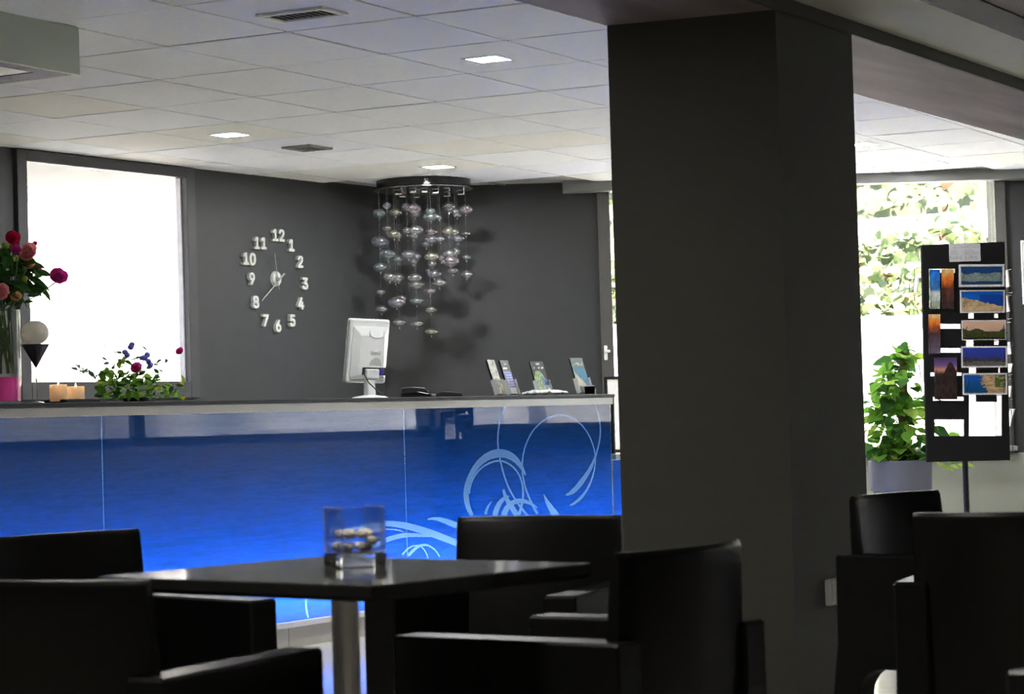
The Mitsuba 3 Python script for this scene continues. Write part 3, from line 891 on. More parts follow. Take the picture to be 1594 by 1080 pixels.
def vent(px, py, la, lb_, label, fr_m):
    key = thing('ceiling_vent', label, 'vent', 'ceiling air vents')
    tw = grid_at(px, py)
    a_, b_ = la / 2, lb_ / 2
    put(key + '__frame', cat([box(-a_, a_, -b_, -b_ + .025, -.012, .002, .003), box(-a_, a_, b_ - .025, b_, -.012, .002, .003), box(-a_, -a_ + .025, -b_ + .025, b_ - .025, -.012, .002, .003), box(a_ - .025, a_, -b_ + .025, b_ - .025, -.012, .002, .003)]), fr_m, tw)
    put(key + '__backing', box(-a_ + .02, a_ - .02, -b_ + .02, b_ - .02, -.003, -.0015), 'mat_slab', tw)
    n_ = 9
    sl = hull([(-a_ + .025, -.006, -.008), (a_ - .025, -.006, -.008), (-a_ + .025, .006, -.002), (a_ - .025, .006, -.002), (-a_ + .025, -.005, -.009), (a_ - .025, -.005, -.009)])
    sp = mikit.ply(sl, 'mat_pelmet')
    for k in range(n_):
        y = -b_ + .035 + (lb_ - .07) * k / (n_ - 1)
        put(key + '__slat', sp, 'mat_monitor_grey' if fr_m == 'mat_white' else None, tw @ T().translate([0, y, 0]))


vent(470, 21, .19, .31, 'white framed air vent in the upper ceiling near the top edge', 'mat_white')
vent(478, 229, .24, .20, 'small dark air vent in the ceiling above the clock wall', 'mat_pelmet')

fk = thing('ceiling_fixture', 'boxy grey ceiling fixture with white panel underneath at the upper left', 'ceiling fixture')
fp = onz(123, 42, ZC)
fm = gm.copy(); fm[:3, 3] = [fp[0], fp[1], ZC]
FT = T(fm)
FH = .19
put(fk + '__housing', cat([box(-2.2, 0, 0, .02, -FH, -.001, .002), box(-2.2, 0, .98, 1.0, -FH, -.001, .002), box(-.02, 0, .02, .98, -FH, -.001, .002), box(-2.2, -2.18, .02, .98, -FH, -.001, .002)]), 'mat_fixture', FT)
put(fk + '__rim', cat([box(-2.18, -.02, .02, .10, -FH + .001, -FH + .02), box(-2.18, -.02, .90, .98, -FH + .001, -FH + .02), box(-.16, -.02, .10, .90, -FH + .001, -FH + .02), box(-2.18, -2.08, .10, .90, -FH + .001, -FH + .02)]), 'mat_fixture_dark', FT)
put(fk + '__panel', box(-2.08, -.16, .10, .90, -FH + .004, -FH + .03), 'mat_white', FT, label='white panel underneath')

# ------------------------------------------------------------------ chandelier
ck = thing('chandelier', 'ceiling chandelier of hanging clear glass bubbles under a round black canopy', 'chandelier')
CY = 15.70
cc = ony(659, 287, CY)
CR = 147 / FPX * CY / 2
zd = ony(659, 296, CY)[2]
cx0 = cc[0]
put(ck + '__canopy', lathe([(0, zd + .004), (CR * .985, zd + .004), (CR, zd + .012), (CR, ZC - .001), (0, ZC - .001)], 64, (cx0, CY, 0)), 'mat_black_gloss', None, 30, label='round black canopy')
put(ck + '__mirror_disc', lathe([(0, zd), (CR * 1.05, zd), (CR * 1.05, zd + .003), (0, zd + .003)], 64, (cx0, CY, 0)), 'mat_chrome', None, 30, label='polished disc under the canopy')
so_ = mikit.ply(cat([box(-.022, .022, -.022, .022, -.03, 0, .004)]), 'mat_chrome')
for k in range(9):
    a_ = k * 2.4; rr_ = CR * (.25 + .62 * ((k * .618) % 1))
    put(ck + '__spotlight', so_, None, T().translate([cx0 + rr_ * math.cos(a_), CY + rr_ * math.sin(a_), zd]))
BUB = [(163, 232, 54, 44), (118, 278, 84, 60), (215, 273, 80, 40), (282, 245, 76, 58), (330, 252, 78, 60), (332, 278, 66, 50), (425, 264, 60, 42), (427, 297, 90, 50), (478, 303, 28, 24), (536, 242, 88, 62), (572, 268, 44, 36), (585, 288, 50, 28), (636, 255, 84, 58),
       (164, 368, 58, 38), (206, 402, 84, 56), (235, 415, 40, 34), (284, 381, 66, 48), (340, 378, 86, 62), (322, 412, 64, 40), (430, 392, 84, 52), (432, 434, 90, 58), (484, 432, 48, 36), (400, 462, 66, 46), (534, 384, 82, 62), (572, 390, 44, 40), (588, 430, 90, 54), (638, 398, 52, 28),
       (122, 448, 108, 76), (170, 524, 108, 78), (230, 552, 68, 42), (292, 525, 82, 54), (344, 536, 62, 46), (321, 566, 56, 36), (430, 537, 88, 56), (434, 580, 56, 38), (540, 520, 88, 60), (580, 505, 46, 46), (545, 563, 104, 70), (640, 540, 54, 34), (490, 548, 40, 40),
       (125, 600, 86, 56), (180, 658, 78, 52), (232, 662, 72, 52), (215, 678, 64, 40), (330, 664, 86, 54), (338, 708, 106, 70), (415, 622, 44, 32), (448, 640, 90, 54), (478, 694, 98, 62), (422, 745, 78, 46), (558, 622, 70, 42), (643, 645, 72, 48),
       (127, 750, 56, 38), (222, 812, 106, 66), (250, 790, 60, 44), (342, 803, 88, 46), (130, 852, 74, 46), (238, 934, 92, 52), (344, 940, 82, 46), (428, 856, 66, 40), (430, 988, 80, 42)]
sph = trimesh.creation.icosphere(subdivisions=3, radius=1.0)
bub_ply = [mikit.ply(sph, 'mat_bubble_%d' % k, True) for k in range(5)]
tip_ply = mikit.ply(lathe([(0, -.016), (.0028, -.012), (.0022, 0), (0, 0)], 10), 'mat_chrome', None and None, 30) if False else mikit.ply(lathe([(0, -.016), (.0028, -.012), (.0022, 0), (0, 0)], 10), 'mat_chrome', 30)
placed = []
rb = np.random.RandomState(11)
for k, (bx, by, bw_, bh_) in enumerate(BUB):
    px, py = 560 + bx / 3.855, 260 + by / 3.855
    best = None
    rw = bw_ / 3.855 / FPX * CY / 2; rh = bh_ / 3.855 / FPX * CY / 2
    for _ in range(60):
        q0 = ony(px, py, CY)
        lim = math.sqrt(max(.0, (CR * 1.0) ** 2 - min(abs(q0[0] - cx0), CR * .99) ** 2))
        yy = CY + rb.uniform(-1, 1) * lim * .95
        q = ony(px, py, yy)
        gap = min([np.linalg.norm((q - p) / [1, 1, .72]) - rw - w_ for p, w_ in placed] + [.3])
        wire = min([math.hypot(q[0] - p[0], q[1] - p[1]) - w_ for p, w_ in placed if p[2] > q[2]] + [.05])
        s_ = min(gap, .02) + min(wire, .01)
        if best is None or s_ > best[0]:
            best = (s_, q)
    q = best[1]
    placed.append((q, rw))
    v_ = [0, 0, 0, 1, 2, 3, 4][rb.randint(7)]
    bk = put(ck + '__bubble', bub_ply[v_], None, T().translate(q.tolist()).scale([rw, rw, rh]))
    put(bk + '__drop', tip_ply, None, T().translate([q[0], q[1], q[2] - rh + .001]))
    put(bk + '__wire', mikit.ply(tube([(q[0], q[1], q[2] + rh - .002), (q[0], q[1], zd)], .0005, 4), 'mat_wire'), None)

# ------------------------------------------------------------------ clock on wall_left
kk = thing('wall_clock', 'frameless wall clock of loose pale numerals on the dark wall', 'clock')


def wall_text(key, txt, px, py, h_, depth, m, frame, y=0.0, bold=True, label=None, wide=1.0, fat=0):
    tm = meshkit.text_mesh(txt, h_, depth, bold)
    if fat:
        cp = []
        for dx, dy in ((0, 0), (fat, 0), (-fat, 0), (0, fat), (0, -fat), (fat * .7, fat * .7), (-fat * .7, -fat * .7), (fat * .7, -fat * .7), (-fat * .7, fat * .7)):
            q = tm.copy(); q.apply_translation([dx, dy, 0]); cp.append(q)
        tm = cat(cp)
    c = tm.bounds.mean(0)
    v = tm.vertices - [c[0], c[1], 0]
    tm.vertices = np.c_[v[:, 0] * wide, -v[:, 2], v[:, 1]]
    q = frame.at(px, py, y)
    return put(key, tm, m, frame.tw(q[0], y, q[2]), label=label)


for n_, cx, cy in [(12, 440, 228), (1, 540, 305), (2, 608, 430), (3, 645, 597), (4, 612, 748), (5, 548, 880), (6, 440, 920), (7, 343, 878), (8, 268, 737), (9, 238, 560), (10, 218, 408), (11, 302, 288)]:
    wall_text(kk + '__numeral', str(n_), 340 + cx / 4.911, 320 + cy / 4.911, .070, .022, 'mat_clock', WL, -.0005, label='pale numeral %d' % n_, wide=1.1, fat=.0024)
hc = WL.at(340 + 432 / 4.911, 320 + 560 / 4.911)
hub = lathe([(0, 0), (.05, 0), (.048, .014), (.038, .024), (.0, .030)], 40)
v = hub.vertices
hub.vertices = np.c_[v[:, 0], -v[:, 2], v[:, 1]]
put(kk + '__hub', hub, 'mat_clock', WL.tw(hc[0], -.0005, hc[2]), 40, label='domed round centre')


def hand(p0, p1, w0, w1):
    a_, b_ = WL.at(*p0, -.034), WL.at(*p1, -.034)
    return tube([a_, (a_ * .5 + b_ * .5), b_], [w0, (w0 + w1) / 2, w1], 8)


z3 = lambda x, y: (340 + x / 4.911, 320 + y / 4.911)
put(kk + '__minute_hand', hand(z3(505, 520), z3(332, 728), .006, .003), 'mat_hand', WL.tw(), 30)
put(kk + '__hour_hand', hand(z3(463, 640), z3(428, 362), .003, .003), 'mat_hand', WL.tw(), 30)
put(kk + '__hour_hand', tube([WL.at(*z3(452, 560), -.031), WL.at(*z3(452, 556), -.038)], .010, 12), 'mat_hand', WL.tw(), 30)
scene[kk + '__hand_cap'] = scene.pop(kk + '__hour_hand_001')

# ------------------------------------------------------------------ things on the counter
def on_counter(px, y=.12):
    """local x on the counter top at depth y for an image column."""
    for _ in range(2):
        q = CF.at(px, 612, y)
    return q[0]


def ctw(px, y=.12, rot=0.0, z=CH):
    return CF.tw(on_counter(px, y), y, z, rot)


def sc(px, y=.12):
    """metres per pixel there"""
    q = CF.w(on_counter(px, y), y, CH)
    return ((q - EYE) @ D_) / FPX


# monitor seen from behind
mk = thing('monitor', 'white flat computer monitor seen from behind on the reception counter', 'monitor')
ms = sc(573, .22)
MX = on_counter(569, .22)
mtw = CF.tw(MX, .22, CH, 27) @ T().rotate([0, 0, 1], 0)
mh, mw = 100 * ms, .33


def face_cam(px, y, extra=0.0):
    """rotation (deg) of a counter-top thing in CF so that its -y side faces the camera."""
    q = CF.w(on_counter(px, y), y, CH)
    d = np.array([-q[0], -q[1]]) / math.hypot(q[0], q[1])
    cur = -CF.b[:2]
    ang = math.degrees(math.atan2(cur[0] * d[1] - cur[1] * d[0], cur @ d))
    return ang + extra


mrot = face_cam(573, .22, 40)
mtw = CF.tw(MX, .22, CH, mrot)
tilt = T().translate([0, 0, .055 + .020]).rotate([1, 0, 0], 8).rotate([0, 1, 0], 1.5).translate([0, 0, -.055])
bez = rhull([(x, y, z) for x in (-mw * .36 + .0, mw * .36) for y in (-.0, .018) for z in (.075, .075 + mh - .03)], .014, 2)
hw_ = .125
bez = rhull([(x, y, z) for x in (-hw_ + .012, hw_ - .012) for y in (.006, .016) for z in (.067, .055 + mh - .012)], .012, 2)
put(mk + '__casing', bez, 'mat_white_gloss', mtw @ tilt, 40)
shell = rhull([(-hw_ * .82, -.004, .085), (hw_ * .82, -.004, .085), (-hw_ * .62, -.024, .10), (hw_ * .62, -.024, .10), (-hw_ * .80, -.004, .04 + mh - .03), (hw_ * .80, -.004, .04 + mh - .03), (-hw_ * .55, -.022, .04 + mh - .07), (hw_ * .55, -.022, .04 + mh - .07)], .010, 2)
put(mk + '__back_cover', shell, 'mat_white_gloss', mtw @ tilt, 40)
put(mk + '__speaker_ring', cat([tube([(.045 * math.cos(t_) + .02, -.0345, mh - .01 + .022 * math.sin(t_)) for t_ in np.linspace(math.pi * .9, math.pi * 2.1, 20)], .003, 6)]), 'mat_white', mtw @ tilt, 40)
half = sg.Polygon([(.038 * math.cos(t_), .038 * math.sin(t_)) for t_ in np.linspace(0, math.pi, 20)])
hp = prism(half, .004); hp.apply_translation([.025, -.0365, .145])
put(mk + '__hinge_cover', hp, 'mat_monitor_grey', mtw @ tilt, label='grey half round hinge cover')
tm = meshkit.text_mesh('BenQ', .018, .001, True); cb = tm.bounds.mean(0); v = tm.vertices - [cb[0], cb[1], 0]
tm.vertices = np.c_[v[:, 0], -v[:, 2], v[:, 1]]
put(mk + '__lettering', tm, 'mat_monitor_grey', mtw @ tilt @ T().translate([.022, -.0342, .205]), label='grey lettering on the back')
put(mk + '__port_recess', box(-.055, .10, -.036, -.02, .098, .135, .002), 'mat_slab', mtw @ tilt, label='dark recess with the cable sockets')
put(mk + '__blue_plug', box(.055, .078, -.045, -.032, .100, .130, .003), 'mat_blue_purple', mtw @ tilt, label='dark blue cable plug')
put(mk + '__hinge', rbox(-.038, .042, -.052, -.008, .082, .128, .006), 'mat_white_gloss', mtw @ tilt, 40)
put(mk + '__neck', rhull([(-.018, -.04, .018), (.022, -.04, .018), (-.018, -.02, .018), (.022, -.02, .018), (-.014, -.038, .09), (.018, -.038, .09), (-.014, -.02, .09), (.018, -.02, .09)], .007, 2), 'mat_white_gloss', mtw, 40)
put(mk + '__foot', lathe([(0, .0005), (.088, .0005), (.088, .004), (.07, .010), (.03, .016), (0, .017)], 48, (0, -.03, 0)), 'mat_white_gloss', mtw, 40)
put(mk + '__cable', tube([(-.05, -.04, .128), (-.046, -.055, .11), (-.036, -.07, .075), (-.01, -.085, .045), (.025, -.09, .022), (.05, -.075, .019)], .0028, 8), 'mat_black', mtw, 40, label='black cable hanging to the foot')

# black desk devices
s_ = sc(660, .12)


def lump(profile, wd, r=.006):
    pts = []
    for x, zt_ in profile:
        pts += [(x, -wd / 2 + r, r), (x, wd / 2 - r, r), (x, -wd / 2 + r, max(r, zt_ - r)), (x, wd / 2 - r, max(r, zt_ - r))]
    return cat([rhull(pts[i * 4:i * 4 + 8], r, 1) for i in range(len(profile) - 1)])


fr_ = face_cam(660, .12)
dk = thing('desk_device', 'low black lumpy device lying on the counter beside the monitor', 'desk device')
put(dk + '__body', lump([(-.077, .050), (-.03, .054), (.03, .048), (.045, .034)], .075), 'mat_black', CF.tw(on_counter(651, .14), .14, CH, fr_), 40)
put(dk + '__fold', lump([(-.080, .030), (.0, .030), (.062, .016)], .088, .004), 'mat_black_gloss', CF.tw(on_counter(651, .14), .14, CH, fr_), 40)
put(dk + '__clip', rbox(.035, .085, -.02, .02, .004, .016, .004), 'mat_pelmet', CF.tw(on_counter(651, .14), .14, CH, fr_), 40)
dk = thing('desk_device', 'slim black handheld device lying flat on the counter left of the brochures', 'desk device')
put(dk + '__body', lump([(-.06, .022), (-.04, .030), (.02, .027), (.06, .018)], .05, .005), 'mat_black', CF.tw(on_counter(700, .12), .12, CH, fr_), 40)
put(dk + '__cable', tube([(.055, 0, .01), (.072, .01, .008), (.08, .03, .003)], .003, 6), 'mat_black', CF.tw(on_counter(700, .12), .12, CH, fr_), 40)


# brochures in acrylic stands
def art(kind):
    def fn(u, v):
        n_ = nz3(u, v, 7, 3); n2 = nz3(u, v * 1.5, 16, 8)
        c = np.zeros((len(u), 3))
        if kind == 'white':
            c[:] = np.array(S(150, 150, 145)); k = (v < .78)
            c[k] = (np.array(S(120, 118, 112)) + (n2[k, None] - .3) * .9 * np.array([1, 1, .95]))
            c[(v < .32) & (n_ > .5)] = S(222, 214, 180)
            c[(v > .80) & (u > .45) & (u < .8) & (n2 > .5)] = S(60, 60, 60)
        elif kind == 'blue':
            c[:] = S(38, 40, 48)
            k = (v < .66) & (v > .2); c[k] = np.array(S(82, 88, 150)) + (n2[k, None] - .5) * .25
            k = k & ((np.floor(v * 26) % 2) == 0) & (abs(u - .5) < .33); c[k] = S(150, 155, 215)
            c[(v > .74) & (v < .79) & (u > .1) & (u < .6)] = S(225, 228, 230)
            c[(v > .86) & (v < .92) & (u > .35) & (u < .65)] = S(170, 172, 175)
            c[v < .2] = S(190, 185, 190)
        elif kind == 'green':
            c[:] = S(44, 52, 50)
            t_ = v + abs(u - .4) * .9
            k = (v < .72) & (t_ < .85); c[k] = np.array(S(88, 112, 70)) + (n2[k, None] - .5) * .12
            k2 = k & ((np.floor(t_ * 13) % 2) == 0); c[k2] = S(150, 175, 120)
            k3 = (u > .55) & (v < .55 - (u - .55) * .5); c[k3] = np.array(S(50, 100, 160)) + (n2[k3, None] - .5) * .3
            c[(v < .26) & (n_ > .4)] = S(170, 180, 150)
            c[(v > .79) & (v < .84) & (u > .1) & (u < .9) & (n2 > .42)] = S(215, 218, 218)
            c[(v > .88) & (v < .93) & (u > .4) & (u < .65)] = S(200, 200, 200)
        else:
            c[:] = S(96, 110, 104)
            k = v < .72; c[k] = S(62, 118, 142)
            k = v < .62 - u * .55; c[k] = np.array(S(178, 172, 152)) + (n2[k, None] - .5) * .12
            c[(v < .2)] = S(70, 80, 78)
            c[(v > .79) & (v < .87) & (abs(u - .5) < .36) & (n2 > .45)] = S(165, 175, 170)
        return c
    return fn


def brochure(pxb, pxt, ytop, ybase, w, kind, label, hlabel, y=.10, extra=0.0):
    s = sc(pxb, y)
    h_ = (ybase - ytop) * s
    rot = face_cam(pxb, y) * extra
    tw = CF.tw(on_counter(pxb, y), y, CH, rot)
    lean = T().translate([0, 0, .004]).rotate([1, 0, 0], -17)
    bk_ = thing('brochure', label, 'brochure', 'brochures on the counter')
    sh, col = print_sheet(w, h_, art(kind))
    put(bk_ + '__cover', sh, 'mat_print', tw @ lean @ T().translate([0, -.0135, h_ / 2 + .004]), color=col)
    put(bk_ + '__pages', box(-w / 2, w / 2, -.0125, -.002, .004, h_ + .002), 'mat_black', tw @ lean)
    hk = thing('brochure_stand', hlabel, 'brochure stand', 'clear acrylic brochure stands')
    e = .004
    hh = h_ * .42
    put(hk + '__back', box(-w / 2 - e, w / 2 + e, .0, .002, 0.001, h_ * .93), 'mat_acrylic', tw @ lean)
    put(hk + '__front', box(-w / 2 - e, w / 2 + e, -.026, -.0245, .001, hh), 'mat_acrylic', tw @ lean)
    for sx in (-1, 1):
        put(hk + '__side', box(sx * (w / 2 + e) - .0012, sx * (w / 2 + e) + .0012, -.026, .002, .001, hh * 1.05), 'mat_acrylic_edge', tw @ lean)
    put(hk + '__base', box(-w / 2 - e, w / 2 + e, -.028, .055, -.0005, .0025), 'mat_acrylic', tw)


plain('mat_acrylic_edge', (.62, .64, .64), .2)
brochure(777, 768, 557, 613, .092, 'white', 'pale grey brochure, leftmost on the counter', 'clear acrylic stand holding the pale grey brochure', .09, -.15)
brochure(797, 788, 557, 612, .092, 'blue', 'dark blue brochure, second from the left on the counter', 'clear acrylic stand holding the dark blue brochure', .12, -.1)
brochure(846, 838, 557, 610, .112, 'green', 'dark brochure with green arrows behind the dish of stones', 'clear acrylic stand holding the brochure with green arrows', .24, .1)
brochure(909, 899, 553, 610, .112, 'teal', 'teal and sand brochure, rightmost on the counter', 'clear acrylic stand holding the teal brochure', .10, .1)
# card holder by the last brochure
hk = thing('card_holder', 'small clear holder with dark business cards before the teal brochure', 'card holder')
tw = CF.tw(on_counter(918, .05), .05, CH, face_cam(918, .05))
put(hk + '__stand', box(-.030, .030, -.006, -.004, .001, .045), 'mat_acrylic', tw)
put(hk + '__cards', box(-.026, .026, -.003, .006, .004, .050), 'mat_monitor_grey', tw)
put(hk + '__edge', box(.030, .034, -.02, .008, .001, .030), 'mat_acrylic_edge', tw)
put(hk + '__lip', box(-.030, .034, -.022, .01, 0, .002), 'mat_acrylic', tw)
# dish of white stones
dk = thing('glass_dish', 'flat glass dish on the counter before the green brochure', 'dish')
dx, dy = on_counter(848, .11), .11
tw = CF.tw(dx, dy, CH)
put(dk + '__plate', lathe([(0, .001), (.08, .001), (.135, .010), (.138, .013), (.134, .013), (.08, .005), (0, .005)], 48), 'mat_acrylic', tw, 30)
r = np.random.RandomState(8)
LV, LF, o = [], [], 0
bs = trimesh.creation.icosphere(subdivisions=1, radius=1.0)
for k in range(170):
    a_ = r.uniform(0, 6.28); q = .118 * math.sqrt(r.uniform(0, 1))
    ht = .012 + .016 * (1 - (q / .118) ** 2) * r.uniform(.2, 1)
    v = bs.vertices * [r.uniform(.007, .013), r.uniform(.006, .010), r.uniform(.005, .008)]
    v = v * (1 + .5 * (meshkit.noise(v * 90 + k) - .5))[:, None]
    v = v @ trimesh.transformations.euler_matrix(*r.uniform(-1, 1, 3))[:3, :3] + [q * math.cos(a_), q * math.sin(a_), ht]
    LV.append(v); LF.append(bs.faces + o); o += len(v)
put('crushed_stone', (np.vstack(LV), np.vstack(LF)), 'mat_stone_white', tw)
lab('crushed_stone', 'heap of white crushed stone in the flat glass dish', 'stones', None, 'stuff')

# framed sheet standing on the low desk
fk = thing('framed_notice', 'black framed pale sheet standing behind the counter end beside the pillar', 'notice')
fx = CF.at(942, 640, .24)[0]
q0 = CF.w(fx, .24, 0)
yq = q0[1]
tw = T().translate([q0[0], yq, DZ]) @ T().rotate([0, 0, 1], 8)
hF = ony(950, 586, yq)[2] - DZ
put(fk + '__frame', prof_frame(0, .42, 0.001, hF, .016, -.012, .012), 'mat_black', tw)
put(fk + '__sheet', (np.array([(.014, 0, .014), (.41, 0, .014), (.41, 0, hF - .014), (.014, 0, hF - .014)]), np.array([[0, 1, 2], [0, 2, 3]])), 'mat_poster', tw)

# ------------------------------------------------------------------ flowers and candles at the left
def flower(key, centre, R, m, seed=0, n=3, open_=.9):
    """A double rose-like bloom made of cupped petals, its axis roughly at the viewer and up."""
    r = np.random.RandomState(seed)
    LV, LF, o = [], [], 0
    for ring in range(n):
        k = 5 + ring * 2
        t = (ring + .35) / n
        for j in range(k):
            a_ = 6.283 * j / k + ring * .5 + r.uniform(-.15, .15)
            nu, nv = 5, 4
            v = []
            for iv in range(nv):
                s = iv / (nv - 1)
                for iu in range(nu):
                    w = (iu / (nu - 1) - .5) * 2
                    rad = R * t * (.25 + .75 * s) + .02 * R * math.sin(7 * w + seed)
                    az = a_ + w * (.62 if ring else .8) * (.6 + .4 * s)
                    up = R * (.75 * (1 - t * open_) + .15) * s * (1.3 - .25 * w * w) + R * .1 * math.sin(3 * w + j) * s
                    v.append((rad * math.cos(az), rad * math.sin(az), up - R * .25))
            f = []
            for iv in range(nv - 1):
                for iu in range(nu - 1):
                    q = iv * nu + iu
                    f += [(q, q + 1, q + nu + 1), (q, q + nu + 1, q + nu)]
            LV.append(np.array(v)); LF.append(np.array(f) + o); o += len(v)
    core = trimesh.creation.icosphere(subdivisions=2, radius=R * .42)
    LV.append(core.vertices * (1 + .25 * (meshkit.noise(core.vertices * 3 / R + seed)[:, None] - .5)) - [0, 0, R * .05]); LF.append(core.faces + o)
    d = np.array([r.uniform(-.5, .5), -1, r.uniform(.1, .8)])
    Rm = rot_to(d)
    Rm = np.c_[Rm[:, 1], Rm[:, 2], Rm[:, 0]]
    return put(key, (np.vstack(LV) @ Rm.T + np.asarray(centre), np.vstack(LF)), m, smooth=True)


def cpt(px, py, y):
    q = CF.at(px, py, y)
    return CF.w(*q)


VY = .14
sV = sc(0, VY)
vk = thing('vase', 'tall clear glass vase with a pink filled bottom at the left end of the counter', 'vase')
vR = .062
vx = CF.at(24, 560, VY)[0] - vR * .93
vtw = CF.tw(vx, VY, CH)
vh = (617 - 470) * sV
put(vk + '__body', lathe([(0, .001), (vR, .001), (vR, vh), (vR - .004, vh), (vR - .004, .012), (0, .012)], 40), 'mat_pane', vtw, 30)
put(vk + '__filling', lathe([(0, .0125), (vR - .0045, .0125), (vR - .0045, .105), (0, .105)], 36), 'mat_pink_fill', vtw, 30, label='pink filling in the bottom of the vase')
bk_ = thing('bouquet', 'bouquet of red, pink and magenta flowers with dark leaves in the tall vase', 'bouquet')
vb = CF.w(vx, VY, CH)
FL = [(20, 371, 13, 'mat_petal_red', 0), (24, 388, 9, 'mat_petal_magenta', -.02), (46, 393, 17, 'mat_petal_pink', -.05), (44, 409, 12, 'mat_petal_peach', -.03), (91, 431, 16, 'mat_petal_magenta', -.04), (3, 455, 15, 'mat_petal_pink', -.07), (25, 462, 10, 'mat_petal_peach', -.05),
      (55, 379, 5, 'mat_petal_red', 0), (57, 421, 9, 'mat_petal_magenta', .02), (38, 434, 6, 'mat_petal_green', -.05), (26, 403, 7, 'mat_petal_green', -.06), (8, 384, 8, 'mat_petal_green', -.04), (-22, 400, 16, 'mat_petal_pink', -.02), (-35, 440, 15, 'mat_petal_red', 0)]
for i, (px, py, rp, m, dy) in enumerate(FL):
    c = cpt(px, py, VY + dy)
    flower(bk_ + '__flower', c, rp * 1.18 * sV, m, i, 3 if rp > 8 else 2)
    base = vb + np.array([rng.uniform(-.03, .03), rng.uniform(-.03, .03), .12])
    mid = vb + np.array([rng.uniform(-.03, .03), rng.uniform(-.03, .03), vh]) * [1, 1, 1]
    put(bk_ + '__stem', tube([base, (base + mid) / 2, mid, mid * .4 + c * .6 + [0, 0, -.02], c + [0, .01, -.01]], .0028, 6), 'mat_stem', smooth=30)
leafp = {m: mikit.ply(leaf_mesh(1, .55), m) for m in ('mat_leaf_dark', 'mat_leaf_grey', 'mat_leaf', 'mat_leaf_light')}
heartp = {m: mikit.ply(leaf_mesh(1, .85, heart=True), m) for m in ('mat_leaf', 'mat_leaf_light', 'mat_leaf_dark')}
r = np.random.RandomState(21)
for k in range(190):
    px, py = r.uniform(-50, 66), r.uniform(388, 474)
    if px > 20 and abs(py - 430) > 40 - (px - 20) * .5:
        continue
    c = cpt(px, py, VY + r.uniform(-.05, .08))
    d = np.array([r.normal(.2 if px > 10 else -.2, .6), r.normal(-.3, .4), r.normal(0, .4)])
    put(bk_ + '__leaf', leafp['mat_leaf_dark'], None, tmat(rot_to(d, roll=r.uniform(-1, 1)), c - d / np.linalg.norm(d) * .03, r.uniform(.06, .10)))
for (px, py, dx_, L_) in [(42, 460, 1, .05), (52, 443, 1, .045), (37, 470, .8, .04)]:
    c = cpt(px, py, VY - .02)
    put(bk_ + '__leaf', leafp['mat_leaf_dark'], None, tmat(rot_to((dx_, -.2, .1), roll=.9), c, L_))

# ball candle on tall holder
HY = .10
sH = sc(56, HY)
hk = thing('candle_holder', 'slender stemmed glass candle holder with a dark cone under the ball candle', 'candle holder')
hp = cpt(56, 600, HY); hx = on_counter(56, HY)
htw = CF.tw(on_counter(57, HY), HY, CH)
zc0 = (620 - 528) * sH; zap = (620 - 564) * sH; cr = 21.5 * sH
put(hk + '__stem', lathe([(0, .0005), (.034, .0005), (.032, .003), (.006, .008), (.004, .05), (.004, zap - .006), (.001, zap - .001), (0, zap - .001)], 32), 'mat_glass', htw, 30)
put(hk + '__cone', lathe([(0, zap), (.003, zap), (cr, zc0), (0, zc0)], 48), 'mat_cone', htw, 30, label='dark inverted cone')
bc = thing('ball_candle', 'cream ball candle on top of the stemmed holder', 'candle')
rb_ = 21 * sH
prof = [(0, 0)] + [(rb_ * math.cos(t_) * (1 - .02 * (abs(t_ - .1) < .03)), rb_ * .86 + rb_ * .9 * math.sin(t_)) for t_ in np.linspace(-1.25, 1.35, 40)] + [(0, rb_ * 1.74)]
put(bc + '__wax', lathe(prof, 40, (0, 0, zc0 + .0005)), 'mat_candle', htw, 30)
put(bc + '__wick', tube([(0, 0, zc0 + rb_ * 1.74), (0, 0, zc0 + rb_ * 1.74 + .008)], .001), 'mat_black', htw)
# tray with two pillar candles
tk = thing('tray', 'black low tray under the two pillar candles', 'tray')
CYY = .10
ttw2 = CF.tw(on_counter(112, CYY), CYY, CH)
sT = sc(112, CYY)
put(tk + '__base', cat([box(-.10, .10, -.06, .06, 0.0003, .006, .002), box(-.10, .10, -.06, -.054, .005, .014, .002), box(-.10, .10, .054, .06, .005, .014, .002), box(-.10, -.094, -.054, .054, .005, .014, .002), box(.094, .10, -.054, .054, .005, .014, .002)]), 'mat_black', ttw2)
for px, hpx, lb in [(91, 26, 'lit cream pillar candle on the tray, the left and taller one'), (118, 23, 'lit cream pillar candle on the tray, the right one next to the flowers')]:
    ck_ = thing('pillar_candle', lb, 'candle')
    x_ = on_counter(px, CYY)
    t_ = CF.tw(x_, CYY, CH + .0062)
    R_c, H_c = 13.5 * sT, hpx * sT
    put(ck_ + '__wax', lathe([(0, 0), (R_c, 0), (R_c, H_c), (R_c * .93, H_c + .001), (R_c * .82, H_c - .012), (0, H_c - .014)], 40), 'mat_pillar_candle', t_, 30)
    put(ck_ + '__wick', tube([(0, 0, H_c - .014), (0, 0, H_c - .004)], .0009), 'mat_black', t_)
    fl = lathe([(0, 0), (.003, .004), (.0035, .008), (.0015, .015), (0, .020)], 12, (0, 0, H_c - .006))
    put(ck_ + '__flame', fl, 'mat_lamp_off', t_)
    scene[ck_ + '__flame']['emitter'] = {'type': 'area', 'radiance': rgb((5, 3.4, 1.8))}

